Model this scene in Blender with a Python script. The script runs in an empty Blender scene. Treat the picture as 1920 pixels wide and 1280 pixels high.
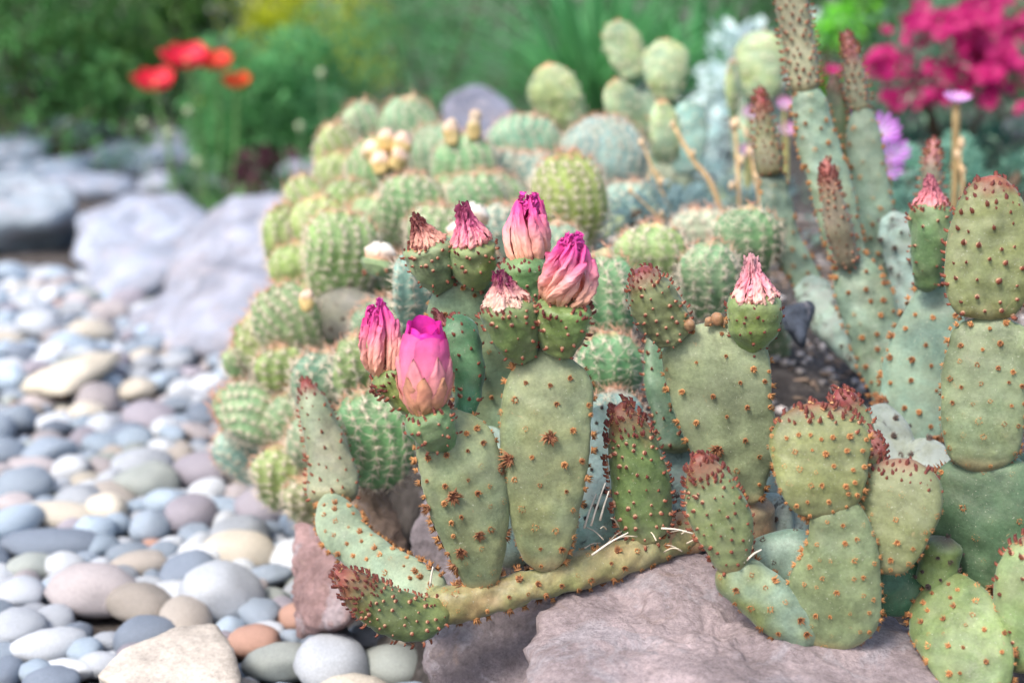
import bpy, bmesh, math, random
import numpy as np
from mathutils import Vector, Matrix, Quaternion

rng = np.random.default_rng(11)
random.seed(11)
sc = bpy.context.scene
COLL = sc.collection

# ------------------------------------------------------------------ camera
CAM_H, PITCH, LENS = 0.50, math.radians(12.27), 50.0
FPX = LENS / 36.0 * 1920
cam_d = bpy.data.cameras.new('camera'); cam = bpy.data.objects.new('camera', cam_d); COLL.objects.link(cam)
cam.location = (0, 0, CAM_H); cam.rotation_euler = (math.pi / 2 - PITCH, 0, 0)
cam_d.lens = LENS; cam_d.sensor_width = 36.0; cam_d.clip_start = 0.02; cam_d.clip_end = 1000
cam_d.dof.use_dof = True; cam_d.dof.focus_distance = 0.925; cam_d.dof.aperture_fstop = 4.3
sc.camera = cam
# ------------------------------------------------------------------ sky, sun, exposure
SUN_EL, SUN_AZ = math.radians(52), math.radians(-140)      # azimuth from +Y, clockwise: behind the camera on its left
w = bpy.data.worlds.new('World'); sc.world = w; w.use_nodes = True
nt = w.node_tree; nt.nodes.clear()
sky = nt.nodes.new('ShaderNodeTexSky'); sky.sky_type = 'NISHITA'; sky.sun_disc = False
sky.sun_elevation = SUN_EL; sky.sun_rotation = SUN_AZ; sky.air_density = 1.0; sky.dust_density = 3.0; sky.ozone_density = 1.0
bg = nt.nodes.new('ShaderNodeBackground'); bg.inputs['Strength'].default_value = 0.125
wo = nt.nodes.new('ShaderNodeOutputWorld')
nt.links.new(sky.outputs[0], bg.inputs[0]); nt.links.new(bg.outputs[0], wo.inputs[0])
sd = bpy.data.lights.new('sun', 'SUN'); sd.energy = 1.5; sd.angle = math.radians(15); sd.color = (1.0, 0.94, 0.865)
sun = bpy.data.objects.new('sun', sd); COLL.objects.link(sun)
sv = Vector((math.sin(SUN_AZ) * math.cos(SUN_EL), math.cos(SUN_AZ) * math.cos(SUN_EL), math.sin(SUN_EL)))
sun.rotation_euler = (-sv).to_track_quat('-Z', 'Y').to_euler(); sun.location = (-3, -4, 6)
vs = sc.view_settings; vs.view_transform = 'Standard'; vs.look = 'None'; vs.gamma = 1.0; vs.use_curve_mapping = False
vs.exposure = 1.25
sc.cycles.use_denoising = True
sc.cycles.max_bounces = 6; sc.cycles.transparent_max_bounces = 4

# ------------------------------------------------------------------ helpers
SP, CP = math.sin(PITCH), math.cos(PITCH)
CAMP = np.array([0, 0, CAM_H]); FWD = np.array([0, CP, -SP]); UP = np.array([0, SP, CP]); RT = np.array([1.0, 0, 0])
def at(px, py, d):                 # a point of the place, d metres from the camera along its axis
    return CAMP + d * (FWD + (px - 960) / FPX * RT - (py - 640) / FPX * UP)
def dz(py, z):                     # distance at which height z shows on photo row py
    return (CAM_H - z) / (CP * (py - 640) / FPX + SP)
def atz(px, py, z): return at(px, py, dz(py, z))
def S(px, d): return px * d / FPX  # length of px photo pixels at distance d
def nrm(v):
    v = np.asarray(v, float); return v / np.maximum(np.linalg.norm(v, axis=-1, keepdims=True), 1e-12)
def sstep(a, b, x):
    t = np.clip((np.asarray(x, float) - a) / (b - a), 0, 1); return t * t * (3 - 2 * t)
def _h(i, j, k):
    n = (i * 374761393 + j * 668265263 + k * 1274126177) & 0x7fffffff
    n = ((n ^ (n >> 13)) * 1274126177) & 0x7fffffff
    return ((n ^ (n >> 16)) & 0xffff) / 65535.0
def vnoise(P, seed=0):
    P = np.asarray(P, float) + seed * 17.31
    I = np.floor(P).astype(np.int64); f = P - I; f = f * f * (3 - 2 * f)
    r = 0
    for a in (0, 1):
        for b in (0, 1):
            for c in (0, 1):
                wgt = (f[..., 0] if a else 1 - f[..., 0]) * (f[..., 1] if b else 1 - f[..., 1]) * (f[..., 2] if c else 1 - f[..., 2])
                r = r + wgt * _h(I[..., 0] + a, I[..., 1] + b, I[..., 2] + c)
    return r * 2 - 1
def fbm(P, octs=4, seed=0):
    r, a, s = 0, 1.0, 1.0
    for o in range(octs):
        r = r + a * vnoise(np.asarray(P) * s, seed + o * 3); a *= .5; s *= 2.03
    return r
def crom(C, t):                    # Catmull-Rom through rows of C, t in [0,1]
    C = np.asarray(C, float)
    if C.ndim == 1: C = C[:, None]
    n = len(C); t = np.asarray(t, float)
    if n == 1: return np.repeat(C, len(t), 0)
    E = np.vstack([2 * C[0] - C[1], C, 2 * C[-1] - C[-2]])
    x = np.clip(t, 0, 1) * (n - 1); i = np.minimum(x.astype(int), n - 2); f = (x - i)[:, None]
    p0, p1, p2, p3 = E[i], E[i + 1], E[i + 2], E[i + 3]
    return .5 * (2 * p1 + (p2 - p0) * f + (2 * p0 - 5 * p1 + 4 * p2 - p3) * f ** 2 + (3 * p1 - p0 - 3 * p2 + p3) * f ** 3)

def raw_mesh(name, V, F, col=None, smooth=True):
    V = np.asarray(V, np.float32); F = np.asarray(F, np.int32)
    me = bpy.data.meshes.new(name); k = F.shape[1]
    me.vertices.add(len(V)); me.vertices.foreach_set('co', V.ravel())
    me.loops.add(F.size); me.loops.foreach_set('vertex_index', F.ravel())
    me.polygons.add(len(F)); me.polygons.foreach_set('loop_start', np.arange(len(F), dtype=np.int32) * k)
    me.update(calc_edges=True)
    me.polygons.foreach_set('use_smooth', np.full(len(F), smooth))
    if col is None: col = np.ones((len(V), 3))
    a = me.color_attributes.new('Col', 'FLOAT_COLOR', 'POINT')
    c4 = np.ones((len(V), 4), np.float32); c4[:, :3] = col; a.data.foreach_set('color', c4.ravel())
    return me
def link(name, me, mat=None, parent=None):
    o = bpy.data.objects.new(name, me); COLL.objects.link(o)
    if mat is not None and me is not None and len(me.materials) == 0: me.materials.append(mat)
    if parent is not None: o.parent = parent
    return o
def root_of(o):
    while o.parent is not None: o = o.parent
    return o
def mk(name, V, F, mat, parent=None, col=None, smooth=True, loc=None):
    """one mesh object; V in world coordinates"""
    if parent is not None: org = np.array(root_of(parent).location)
    else: org = np.array(loc) if loc is not None else np.array([np.mean(V[:, 0]), np.mean(V[:, 1]), np.min(V[:, 2])])
    o = link(name, raw_mesh(name, V - org, F, col, smooth), mat, parent)
    if parent is None: o.location = org
    return o
def tag(o, label=None, cat=None, group=None, kind=None):
    for k, v in (('label', label), ('category', cat), ('group', group), ('kind', kind)):
        if v: o[k] = v
    return o
def thing(name, loc, label, cat, group=None):
    o = bpy.data.objects.new(name, None); COLL.objects.link(o); o.location = loc; o.empty_display_size = .02
    return tag(o, label, cat, group)
class MB:                           # collects triangles
    def __init__(s): s.V, s.F, s.C, s.n = [], [], [], 0
    def add(s, V, F, col):
        V = np.asarray(V, float); s.V.append(V); s.F.append(np.asarray(F) + s.n); s.n += len(V)
        c = np.asarray(col, float); s.C.append(np.repeat(c[None], len(V), 0) if c.ndim == 1 else c)
    def arr(s): return np.vstack(s.V), np.vstack(s.F), np.vstack(s.C)
    def build(s, name, mat, parent=None, smooth=True, loc=None):
        V, F, C = s.arr(); return mk(name, V, F, mat, parent, C, smooth, loc)
def grid_tris(nr, nc, closed):
    i, j = np.meshgrid(np.arange(nr - 1), np.arange(nc if closed else nc - 1), indexing='ij')
    a = i * nc + j; b = i * nc + (j + 1) % nc; c = a + nc; d = b + nc
    return np.concatenate([np.stack([a, b, d], -1).reshape(-1, 3), np.stack([a, d, c], -1).reshape(-1, 3)])
def tube(mb, pts, rad, col, n=6, res=None):
    pts = np.asarray(pts, float); m = res or max(len(pts) * 3, 4)
    t = np.linspace(0, 1, m); C = crom(pts, t); R = crom(np.atleast_1d(rad) if np.ndim(rad) else [rad, rad], t)[:, 0]
    T = nrm(np.gradient(C, axis=0)); ref = np.array([0, 0, 1.0]) if abs(T[0][2]) < .8 else np.array([1.0, 0, 0])
    U = nrm(np.cross(T, ref)); N = np.cross(U, T)
    th = np.linspace(0, 2 * np.pi, n, endpoint=False)
    V = C[:, None] + R[:, None, None] * (np.cos(th)[None, :, None] * U[:, None] + np.sin(th)[None, :, None] * N[:, None])
    V = V.reshape(-1, 3); F = grid_tris(m, n, True); k = len(V)
    V = np.vstack([V, C[:1], C[-1:]])
    cap = [[k, (j + 1) % n, j] for j in range(n)] + [[k + 1, (m - 1) * n + j, (m - 1) * n + (j + 1) % n] for j in range(n)]
    col = np.asarray(col, float)
    if col.ndim == 2:
        cc = crom(col, t); col = np.vstack([np.repeat(cc, n, 0), cc[:1], cc[-1:]])
    mb.add(V, np.vstack([F, cap]), col)
_ico = {}
def ico(sub):
    if sub not in _ico:
        bm = bmesh.new(); bmesh.ops.create_icosphere(bm, subdivisions=sub, radius=1.0)
        V = np.array([v.co for v in bm.verts]); F = np.array([[v.index for v in f.verts] for f in bm.faces]); bm.free()
        _ico[sub] = (nrm(V), F)
    return _ico[sub]

# ------------------------------------------------------------------ materials
def mat_new(name):
    m = bpy.data.materials.new(name); m.use_nodes = True; t = m.node_tree; t.nodes.clear()
    out = t.nodes.new('ShaderNodeOutputMaterial'); p = t.nodes.new('ShaderNodeBsdfPrincipled')
    t.links.new(p.outputs[0], out.inputs[0]); return m, t, p, out
def nd(t, typ, **kw):
    n = t.nodes.new(typ)
    for k, v in kw.items():
        if k in n.inputs.keys(): n.inputs[k].default_value = v
        else: setattr(n, k, v)
    return n
def noise(t, scale, detail=3, rough=.55, coord='Object', dist=0.0):
    tc = nd(t, 'ShaderNodeTexCoord'); n = nd(t, 'ShaderNodeTexNoise'); n.inputs['Scale'].default_value = scale
    n.inputs['Detail'].default_value = detail; n.inputs['Roughness'].default_value = rough; n.inputs['Distortion'].default_value = dist
    t.links.new(tc.outputs[coord], n.inputs['Vector']); return n
def ramp(t, src, stops):
    r = nd(t, 'ShaderNodeValToRGB'); cr = r.color_ramp
    while len(cr.elements) < len(stops): cr.elements.new(.5)
    for e, (p, c) in zip(cr.elements, stops):
        e.position = p; e.color = (c, c, c, 1) if np.ndim(c) == 0 else (*c, 1)
    t.links.new(src, r.inputs[0]); return r
def mix(t, mode, fac, a, b):
    m = nd(t, 'ShaderNodeMix', data_type='RGBA', blend_type=mode)
    for i, v in ((0, fac), (6, a), (7, b)):
        if isinstance(v, bpy.types.NodeSocket): t.links.new(v, m.inputs[i])
        elif i == 0: m.inputs[0].default_value = v
        else: m.inputs[i].default_value = (*v, 1)
    return m.outputs[2]
def bump(t, p, src, strength, dist):
    b = nd(t, 'ShaderNodeBump'); b.inputs['Strength'].default_value = strength; b.inputs['Distance'].default_value = dist
    t.links.new(src, b.inputs['Height']); t.links.new(b.outputs[0], p.inputs['Normal']); return b
def base_col(t, objcol=False):
    a = nd(t, 'ShaderNodeAttribute', attribute_name='Col'); c = a.outputs['Color']
    if objcol:
        oi = nd(t, 'ShaderNodeObjectInfo'); c = mix(t, 'MULTIPLY', 1.0, c, oi.outputs['Color'])
    return c
def skin_mat(name, rough=.5, blotch=0.0):
    m, t, p, out = mat_new(name); c = base_col(t)
    n1 = noise(t, 55, 4); r1 = ramp(t, n1.outputs[0], [(.27, .62), (.5, .98), (.76, 1.32)])
    c = mix(t, 'MULTIPLY', 1.0, c, r1.outputs[0])
    n2 = noise(t, 420, 3, .7); r2 = ramp(t, n2.outputs[0], [(.3, .80), (.7, 1.18)])
    c = mix(t, 'MULTIPLY', 1.0, c, r2.outputs[0])
    # waxy bloom in soft blotches, tan scars
    n3 = noise(t, 24, 5, .6, dist=.6); r3 = ramp(t, n3.outputs[0], [(.46, 0), (.66, .35)])
    c = mix(t, 'MIX', r3.outputs[0], c, (.285, .315, .20))
    n4 = noise(t, 95, 4, .75, dist=1.2); r4 = ramp(t, n4.outputs[0], [(.655, 0), (.70, .6)])
    c = mix(t, 'MIX', r4.outputs[0], c, (.34, .27, .14))
    if blotch:
        n5 = noise(t, 42, 5, .72, dist=.8); r5 = ramp(t, n5.outputs[0], [(.46, 0), (.60, blotch)])
        c = mix(t, 'MIX', r5.outputs[0], c, (.28, .315, .285))
        n6 = noise(t, 70, 4, .7, dist=1.0); r6 = ramp(t, n6.outputs[0], [(.58, 0), (.66, .8)])
        c = mix(t, 'MIX', r6.outputs[0], c, (.05, .045, .045))
    n8 = noise(t, 16, 4, .6, dist=.4); r8 = ramp(t, n8.outputs[0], [(.35, .74), (.62, 1.14)]); c = mix(t, 'MULTIPLY', 1.0, c, r8.outputs[0])
    n9 = noise(t, 560, 2, .8); r9 = ramp(t, n9.outputs[0], [(.66, 0), (.72, .6)]); c = mix(t, 'MIX', r9.outputs[0], c, (.44, .45, .34))
    t.links.new(c, p.inputs['Base Color'])
    rr = ramp(t, n3.outputs[0], [(.35, rough - .08), (.7, rough + .2)]); t.links.new(rr.outputs[0], p.inputs['Roughness'])
    p.inputs['Specular IOR Level'].default_value = .4
    p.inputs['Sheen Weight'].default_value = .22; p.inputs['Sheen Roughness'].default_value = .4; p.inputs['Sheen Tint'].default_value = (.6, .8, .8, 1)
    n7 = noise(t, 190, 6, .7); bump(t, p, n7.outputs[0], .5, .0012)
    return m
def simple_mat(name, rough=.6, n=(60, .8, 1.2), b=None, objcol=False, transl=0.0, spec=.35, speck=None):
    m, t, p, out = mat_new(name); c = base_col(t, objcol)
    if n:
        nn = noise(t, n[0], 4, .6); r = ramp(t, nn.outputs[0], [(.28, n[1]), (.72, n[2])]); c = mix(t, 'MULTIPLY', 1.0, c, r.outputs[0])
    if speck:
        nn = noise(t, speck[0], 3, .8); r = ramp(t, nn.outputs[0], [(.3, speck[1]), (.7, speck[2])]); c = mix(t, 'MULTIPLY', 1.0, c, r.outputs[0])
    t.links.new(c, p.inputs['Base Color']); p.inputs['Roughness'].default_value = rough; p.inputs['Specular IOR Level'].default_value = spec
    if b: bump(t, p, noise(t, b[0], 5, .65).outputs[0], b[1], b[2])
    if transl:
        tr = nd(t, 'ShaderNodeBsdfTranslucent'); t.links.new(c, tr.inputs[0]); ms = nd(t, 'ShaderNodeMixShader'); ms.inputs[0].default_value = transl
        t.links.new(p.outputs[0], ms.inputs[1]); t.links.new(tr.outputs[0], ms.inputs[2]); t.links.new(ms.outputs[0], out.inputs[0])
    return m
M = {}
M['skin'] = skin_mat('cactus_skin', .44)
M['old'] = skin_mat('weathered_cactus_skin', .75, .75)
M['spine'] = simple_mat('spine_fuzz', .7, None)
M['petal'] = simple_mat('petal', .5, (180, .86, 1.14), (240, .35, .0012), transl=.22)
M['leaf'] = simple_mat('leaf', .5, None, transl=.4)
M['stem'] = simple_mat('stem', .7, (90, .8, 1.2))
M['pebble'] = simple_mat('pebble', .72, (24, .72, 1.2), (120, .4, .003), objcol=True, speck=(300, .72, 1.22))
def rock_mat():
    m, t, p, out = mat_new('rock'); c = base_col(t)
    n1 = noise(t, 14, 6, .65, dist=.5); r1 = ramp(t, n1.outputs[0], [(.3, .6), (.5, .95), (.72, 1.35)]); c = mix(t, 'MULTIPLY', 1.0, c, r1.outputs[0])
    n2 = noise(t, 30, 5, .7, dist=1.0); r2 = ramp(t, n2.outputs[0], [(.58, 0), (.72, .42)]); c = mix(t, 'MIX', r2.outputs[0], c, (.42, .30, .24))
    n5 = noise(t, 19, 6, .7, dist=.8); r5 = ramp(t, n5.outputs[0], [(.53, 0), (.60, .65)]); c = mix(t, 'MIX', r5.outputs[0], c, (.46, .42, .45))
    n3 = noise(t, 260, 4, .75); r3 = ramp(t, n3.outputs[0], [(.3, .68), (.7, 1.28)]); c = mix(t, 'MULTIPLY', 1.0, c, r3.outputs[0])
    n6 = noise(t, 120, 4, .75); r6 = ramp(t, n6.outputs[0], [(.66, 0), (.72, .7)]); c = mix(t, 'MIX', r6.outputs[0], c, (.10, .08, .08))
    t.links.new(c, p.inputs['Base Color']); p.inputs['Roughness'].default_value = .85; p.inputs['Specular IOR Level'].default_value = .25
    bump(t, p, noise(t, 90, 10, .75, dist=.3).outputs[0], 1.0, .007); return m
M['rock'] = rock_mat()
def soil_mat():
    m, t, p, out = mat_new('soil')
    n1 = noise(t, 38, 6, .7); r1 = ramp(t, n1.outputs[0], [(.3, (.03, .025, .023)), (.52, (.095, .08, .073)), (.75, (.22, .195, .18))])
    n2 = noise(t, 210, 4, .8); r2 = ramp(t, n2.outputs[0], [(.3, .55), (.7, 1.4)])
    c = mix(t, 'MULTIPLY', 1.0, r1.outputs[0], r2.outputs[0]); t.links.new(c, p.inputs['Base Color']); p.inputs['Roughness'].default_value = .95
    bump(t, p, noise(t, 90, 8, .75).outputs[0], .9, .012); return m
M['soil'] = soil_mat()

# ------------------------------------------------------------------ ground
XB = np.array([[.3, .10], [.75, -.02], [.95, -.07], [1.25, -.15], [1.6, -.26], [2.0, -.30], [2.5, -.34], [2.75, -.62], [3.05, -1.2], [3.4, -2.6], [3.8, -60], [400, -400]])
def xb(y): return np.interp(y, XB[:, 0], XB[:, 1])
def gh(x, y):
    x = np.asarray(x, float); y = np.asarray(y, float)
    m = sstep(-.01, .10, x - xb(y)) * sstep(.84, 1.02, y)
    h = .125 + .13 * np.clip(y - .9, 0, .9) - .12 * sstep(1.9, 3.2, y) + .10 * np.exp(-((x + .03) ** 2 + (y - 1.48) ** 2) / (2 * .2 ** 2))
    h = h * (1 - .8 * sstep(-.2, -.5, x) * sstep(2.0, 2.7, y))
    P = np.stack([x * 9, y * 9, 0 * x], -1)
    return m * h + .012 * m * fbm(P, 3, 5) * sstep(8, 4, np.hypot(x, y)) - .006 * (1 - m)
u = np.linspace(-1, 1, 241); gx = np.sinh(u * 7.5) / np.sinh(7.5) * 300 + u * .0
gx = np.sign(u) * (np.abs(u) ** 1.3 * 2.6) + np.sign(u) * 300 * np.abs(u) ** 14
gy = 1.6 + np.sign(u) * (np.abs(u) ** 1.3 * 2.6) + np.sign(u) * 300 * np.abs(u) ** 14
GX, GY = np.meshgrid(gx, gy, indexing='ij')
GV = np.stack([GX, GY, gh(GX, GY)], -1).reshape(-1, 3)
g = mk('ground', GV, grid_tris(241, 241, False)[:, ::-1], M['soil'], loc=(0, 0, 0)); tag(g, kind='structure')

# ------------------------------------------------------------------ rocks
def hull_planes(P):
    bm = bmesh.new()
    for p in P: bm.verts.new(p)
    bmesh.ops.convex_hull(bm, input=list(bm.verts)); bm.normal_update()
    c = np.mean(P, 0); pl = []
    for f in bm.faces:
        n = np.array(f.normal); d = float(n @ (np.array(f.verts[0].co) - c))
        if d < 0: n, d = -n, -d
        pl.append((n, max(d, 1e-4)))
    bm.free(); return c, np.array([p[0] for p in pl]), np.array([p[1] for p in pl])
def rock(name, P, col, label, cat='rock', sub=5, rough=.06, soft=18, seed=0, group=None, mat='rock', detail=9.0, grow=1.07):
    P = np.asarray(P, float); P = P.mean(0) + (P - P.mean(0)) * grow; c, N, D = hull_planes(P); dirs, F = ico(sub)
    k = dirs @ N.T / D[None]; k = np.maximum(k, 1e-3)
    r = 1 / (np.mean(k ** soft, 1) ** (1 / soft) * (len(D) ** (1 / soft)) ** .98)
    V = c + dirs * r[:, None]; sz = np.ptp(P, 0).max()
    n = nrm(V - c); Q = V / sz * detail
    lay = np.abs(fbm(Q * np.array([.6, .6, 1.6]), 4, seed))           # cleavage steps
    V = V + n * (sz * rough * (.6 * fbm(Q * .45, 3, seed + 9) - .55 * lay + .18 * fbm(Q * 3, 3, seed + 4)))[:, None]
    C = np.asarray(col)[None] * (1 + .22 * fbm(Q * .7, 3, seed + 21))[:, None]
    return tag(mk(name, V, F, M[mat], None, np.clip(C, .01, .9)), label, cat, group)
def rock_at(name, px, py, z, wpx, hpx, depth, col, label, seed=0, n=13, sub=4, zc=None, **kw):
    """random angular rock standing on the ground around photo position px, py"""
    d = dz(py, z); c = at(px, py, d); a, b = S(wpx, d) / 2, S(hpx, d) / 2
    r = np.random.default_rng(seed + 100); p = nrm(r.normal(size=(n, 3))) * r.uniform(.85, 1.1, (n, 1))
    return rock(name, c + p * np.array([a, depth / 2, b]), col, label, seed=seed, sub=sub, **kw)

PUR, PNK, BLU, GRY = (.34, .28, .29), (.44, .28, .25), (.34, .40, .49), (.36, .36, .40)
bould = [at(972, 1222, .885), at(1010, 1160, .91), at(1060, 1105, .945), at(1180, 1062, .955), at(1300, 1032, .965), at(1420, 1110, .96), at(1600, 1190, .94), at(1720, 1195, .92),
         at(1748, 1295, .865), at(1735, 1440, .77), at(1400, 1450, .745), at(1060, 1400, .78), at(975, 1300, .84), at(1100, 1600, .86), at(1500, 1620, .9), at(1100, 1350, 1.08), at(1650, 1350, 1.05)]
rock('boulder', bould, (.42, .34, .345), 'large purple-grey angular boulder under the fallen cactus branch', 'boulder', 6, .055, 45, 3, detail=9)
rock('boulder', [at(805, 1185, 1.0), at(850, 1140, 1.01), at(960, 1120, 1.0), at(1060, 1110, .99), at(1090, 1200, .96), at(1010, 1290, .95), at(850, 1290, .97), at(800, 1250, 1.0), at(820, 1390, 1.0), at(1050, 1390, .98), at(900, 1300, 1.12), at(1050, 1250, 1.12)],
     (.30, .25, .26), 'mauve-grey stone wedged beside the large boulder, below the curled pad', 'boulder', 5, .05, 20, 5)
rock('broken_rock', [at(548, 985, 1.16), at(620, 965, 1.17), at(652, 1060, 1.13), at(668, 1130, 1.10), at(640, 1170, 1.10), at(575, 1160, 1.11), at(535, 1090, 1.15), at(560, 1200, 1.14), at(700, 1150, 1.2), at(640, 1020, 1.24)],
     (.46, .30, .29), 'pinkish red broken rock with ochre edges beside the pale grey pebbles', 'rock', 5, .07, 20, 8)
rock('broken_rock', [at(660, 925, 1.16), at(715, 915, 1.18), at(755, 1000, 1.16), at(762, 1080, 1.14), at(700, 1100, 1.12), at(660, 1010, 1.14), at(690, 1180, 1.16), at(770, 1130, 1.22), at(690, 950, 1.26)],
     (.50, .36, .27), 'orange-tan split rock behind the pale bent cactus arm', 'rock', 5, .07, 20, 12)
rock('broken_rock', [at(770, 1000, 1.10), at(815, 925, 1.12), at(900, 900, 1.14), at(960, 960, 1.12), at(970, 1090, 1.09), at(770, 1110, 1.08), at(800, 1180, 1.1), at(980, 1180, 1.12), at(870, 1000, 1.25)],
     (.37, .32, .34), 'lavender-grey rock standing behind the two tall pads', 'rock', 5, .05, 20, 15)
rock_at('broken_rock', 1500, 610, .26, 90, 110, .08, (.10, .12, .16), 'dark slate-blue stone on the mulch beside the wilted flower', 21)
rock_at('broken_rock', 1905, 870, .19, 90, 170, .08, (.17, .18, .23), 'dark blue-grey stone behind the stacked pads', 22)
# rocks round the pebble bed
rock('ledge_rock', [at(125, 480, 2.95), at(150, 385, 3.1), at(250, 362, 3.2), at(370, 385, 3.1), at(430, 455, 2.85), at(300, 535, 2.7), at(265, 540, 2.66), at(180, 560, 2.75), at(280, 650, 2.9), at(420, 600, 3.2), at(200, 500, 3.5)],
     (.40, .44, .53), 'long pale blue-grey ledge rock with a brown hollow below its point', 'rock', 5, .06, 24, 31, grow=1.08)
rock('ledge_rock', [at(240, 560, 2.62), at(330, 470, 2.72), at(440, 350, 2.85), at(570, 345, 2.85), at(600, 470, 2.6), at(560, 560, 2.35), at(470, 640, 2.15), at(380, 660, 2.15), at(300, 620, 2.35), at(450, 760, 2.3), at(640, 560, 2.8), at(420, 600, 3.0)],
     (.42, .44, .52), 'broad lavender-grey cracked rock slab beside the spiny cactus clump', 'rock', 5, .085, 26, 33, grow=1.05)
rock('ledge_rock', [at(-80, 330, 3.4), at(60, 322, 3.5), at(135, 350, 3.3), at(140, 390, 3.1), at(90, 410, 3.0), at(-80, 425, 3.05), at(-70, 500, 3.2), at(120, 500, 3.3), at(20, 420, 3.8)],
     (.38, .44, .49), 'flat-topped grey-green ledge rock with a shaded undercut', 'rock', 5, .05, 20, 36, grow=1.05)
back_rocks = [(30, 290, .06, 240, 70, .4, (.26, .33, .42), 'low slate-blue stone lying beyond the grey-green ledge rock'),
              (230, 285, .06, 150, 60, .3, (.30, .37, .47), 'blue-grey stone between the silvery plants and the poppies'),
              (330, 265, .10, 150, 50, .3, (.40, .43, .50), 'pale stone just behind the poppy stems'),
              (500, 225, .12, 80, 50, .25, (.36, .37, .45), 'pale stone above the maroon-leaved plant'),
              (560, 320, .10, 120, 60, .3, (.28, .30, .36), 'dark grey stone beside the maroon-leaved plant'),
              (390, 300, .06, 330, 75, .4, (.24, .30, .40), 'wide low blue slate at the foot of the poppies'),
              (120, 318, .04, 300, 60, .4, (.22, .29, .37), 'long dark blue slate lying before the silvery plants'),
              (560, 270, .10, 150, 70, .3, (.24, .26, .33), 'grey-blue stone hidden behind the maroon-leaved plant'),
              (140, 352, .05, 290, 70, .35, (.36, .41, .50), 'pale blue slab bridging the gap between the two ledge rocks'),
              (330, 345, .06, 220, 60, .3, (.36, .40, .48), 'pale blue slab just behind the long ledge rock'),
              (160, 225, .12, 90, 60, .25, (.34, .42, .48), 'small blue stone among the silvery plants')]
for i, (px, py, z, wd, hh, dp, c, lb) in enumerate(back_rocks):
    rock_at('garden_stone', px, py, z, wd, hh, dp, c, lb, 40 + i, sub=3, rough=.04, cat='stone')
for i in range(30):
    x, y = rng.uniform(-2.4, -.35), rng.uniform(3.25, 5.0); a = rng.uniform(.05, .13); P = nrm(rng.normal(size=(12, 3))) * rng.uniform(.85, 1.1, (12, 1)) * np.array([a * rng.uniform(1, 1.7), a, a * .5])
    rock('scattered_stone', P + [x, y, float(gh(x, y)) + a * .12], np.array([.22, .28, .36]) * (tn := rng.uniform(.75, 1.35)), '%s %s blue-grey stone scattered on the border, %s' % ('dark' if tn < .95 else 'mid-toned' if tn < 1.15 else 'pale', 'small' if a < .09 else 'large', 'just beyond the ledge rocks' if y < 4.1 else 'close before the shrubs'), 'stone', 3, .04, 18, 400 + i, 'stones scattered on the border')
rock('round_boulder', [at(805, 235, 2.75), at(825, 170, 2.8), at(880, 148, 2.85), at(950, 175, 2.85), at(985, 240, 2.8), at(960, 320, 2.7), at(830, 320, 2.65), at(800, 290, 2.7), at(830, 400, 2.9), at(980, 380, 2.9), at(890, 250, 3.2)],
     (.26, .27, .34), 'rounded dark grey-blue boulder behind the spiny cactus clump', 'boulder', 5, .03, 8, 55)
rock_at('garden_stone', 1080, 250, .17, 130, 70, .2, (.27, .28, .33), 'grey stone behind the smooth orange-rimmed pads', 57, sub=3, cat='stone')
rock_at('garden_stone', 1240, 330, .25, 170, 110, .14, (.42, .47, .54), 'pale blue-grey stone under the dry flower stalks', 58, sub=4, cat='stone')
rock_at('garden_stone', 1160, 420, .24, 150, 70, .1, (.40, .45, .52), 'pale stone beside the yellow-green white-dotted pad', 59, sub=4, cat='stone')

# ------------------------------------------------------------------ pebbles
PEB = []
for k in range(12):
    r = np.random.default_rng(300 + k); dirs, F = ico(3); P = nrm(r.normal(size=(9, 3))); D = r.uniform(.68, 1.05, 9)
    kk = np.maximum(dirs @ P.T / D, 1e-3); s = 9 + 5 * (k % 3)
    rr = 1 / (np.mean(kk ** s, 1) + .35) ** (1 / s) ; rr = rr / rr.mean()
    V = dirs * rr[:, None]; V = V * (1 + .09 * fbm(dirs * 1.5, 4, k))[:, None]
    V /= np.abs(V).max(0)
    me = raw_mesh('pebble', V, F); me.materials.append(M['pebble']); PEB.append((me, V, F))
dirs2, F2 = ico(2)
PCOL = {'pale grey': (.50, .53, .57), 'blue-grey': (.34, .40, .47), 'light blue': (.42, .51, .60), 'slate': (.22, .26, .32), 'cream': (.64, .58, .48), 'tan': (.45, .40, .35), 'pink-grey': (.49, .44, .44),
        'salmon': (.50, .30, .23), 'mauve': (.36, .33, .37), 'grey-green': (.38, .41, .38), 'white': (.66, .69, .72)}
def pebble(px, py, wpx, hpx, cname, rot=0, label=None, flat=.62, k=None, group=None, dzz=0.0):
    z = .018 + dzz; d = dz(py, z); p = at(px, py, d); a = S(wpx, d) / 2
    # visible height on the picture mixes depth and thickness
    hgt = S(hpx, d) / 2; c = min(hgt * .95, a * flat * 1.2); b = max(hgt * 1.25, a * .55)
    me = PEB[k if k is not None else int(rng.integers(12))][0]
    o = link('pebble', me); o.location = (p[0], p[1], max(c * .72, .006) + dzz); o.scale = (a, b, c)
    o.rotation_euler = (rng.uniform(-.12, .12), rng.uniform(-.12, .12), math.radians(rot)); v = rng.uniform(.92, 1.08)
    o.color = tuple(np.clip(np.array(PCOL[cname]) * v * .92, 0, 1)) + (1,)
    tag(o, label, 'pebble', group); return (p[0], p[1], (a + b) / 2)
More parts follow.
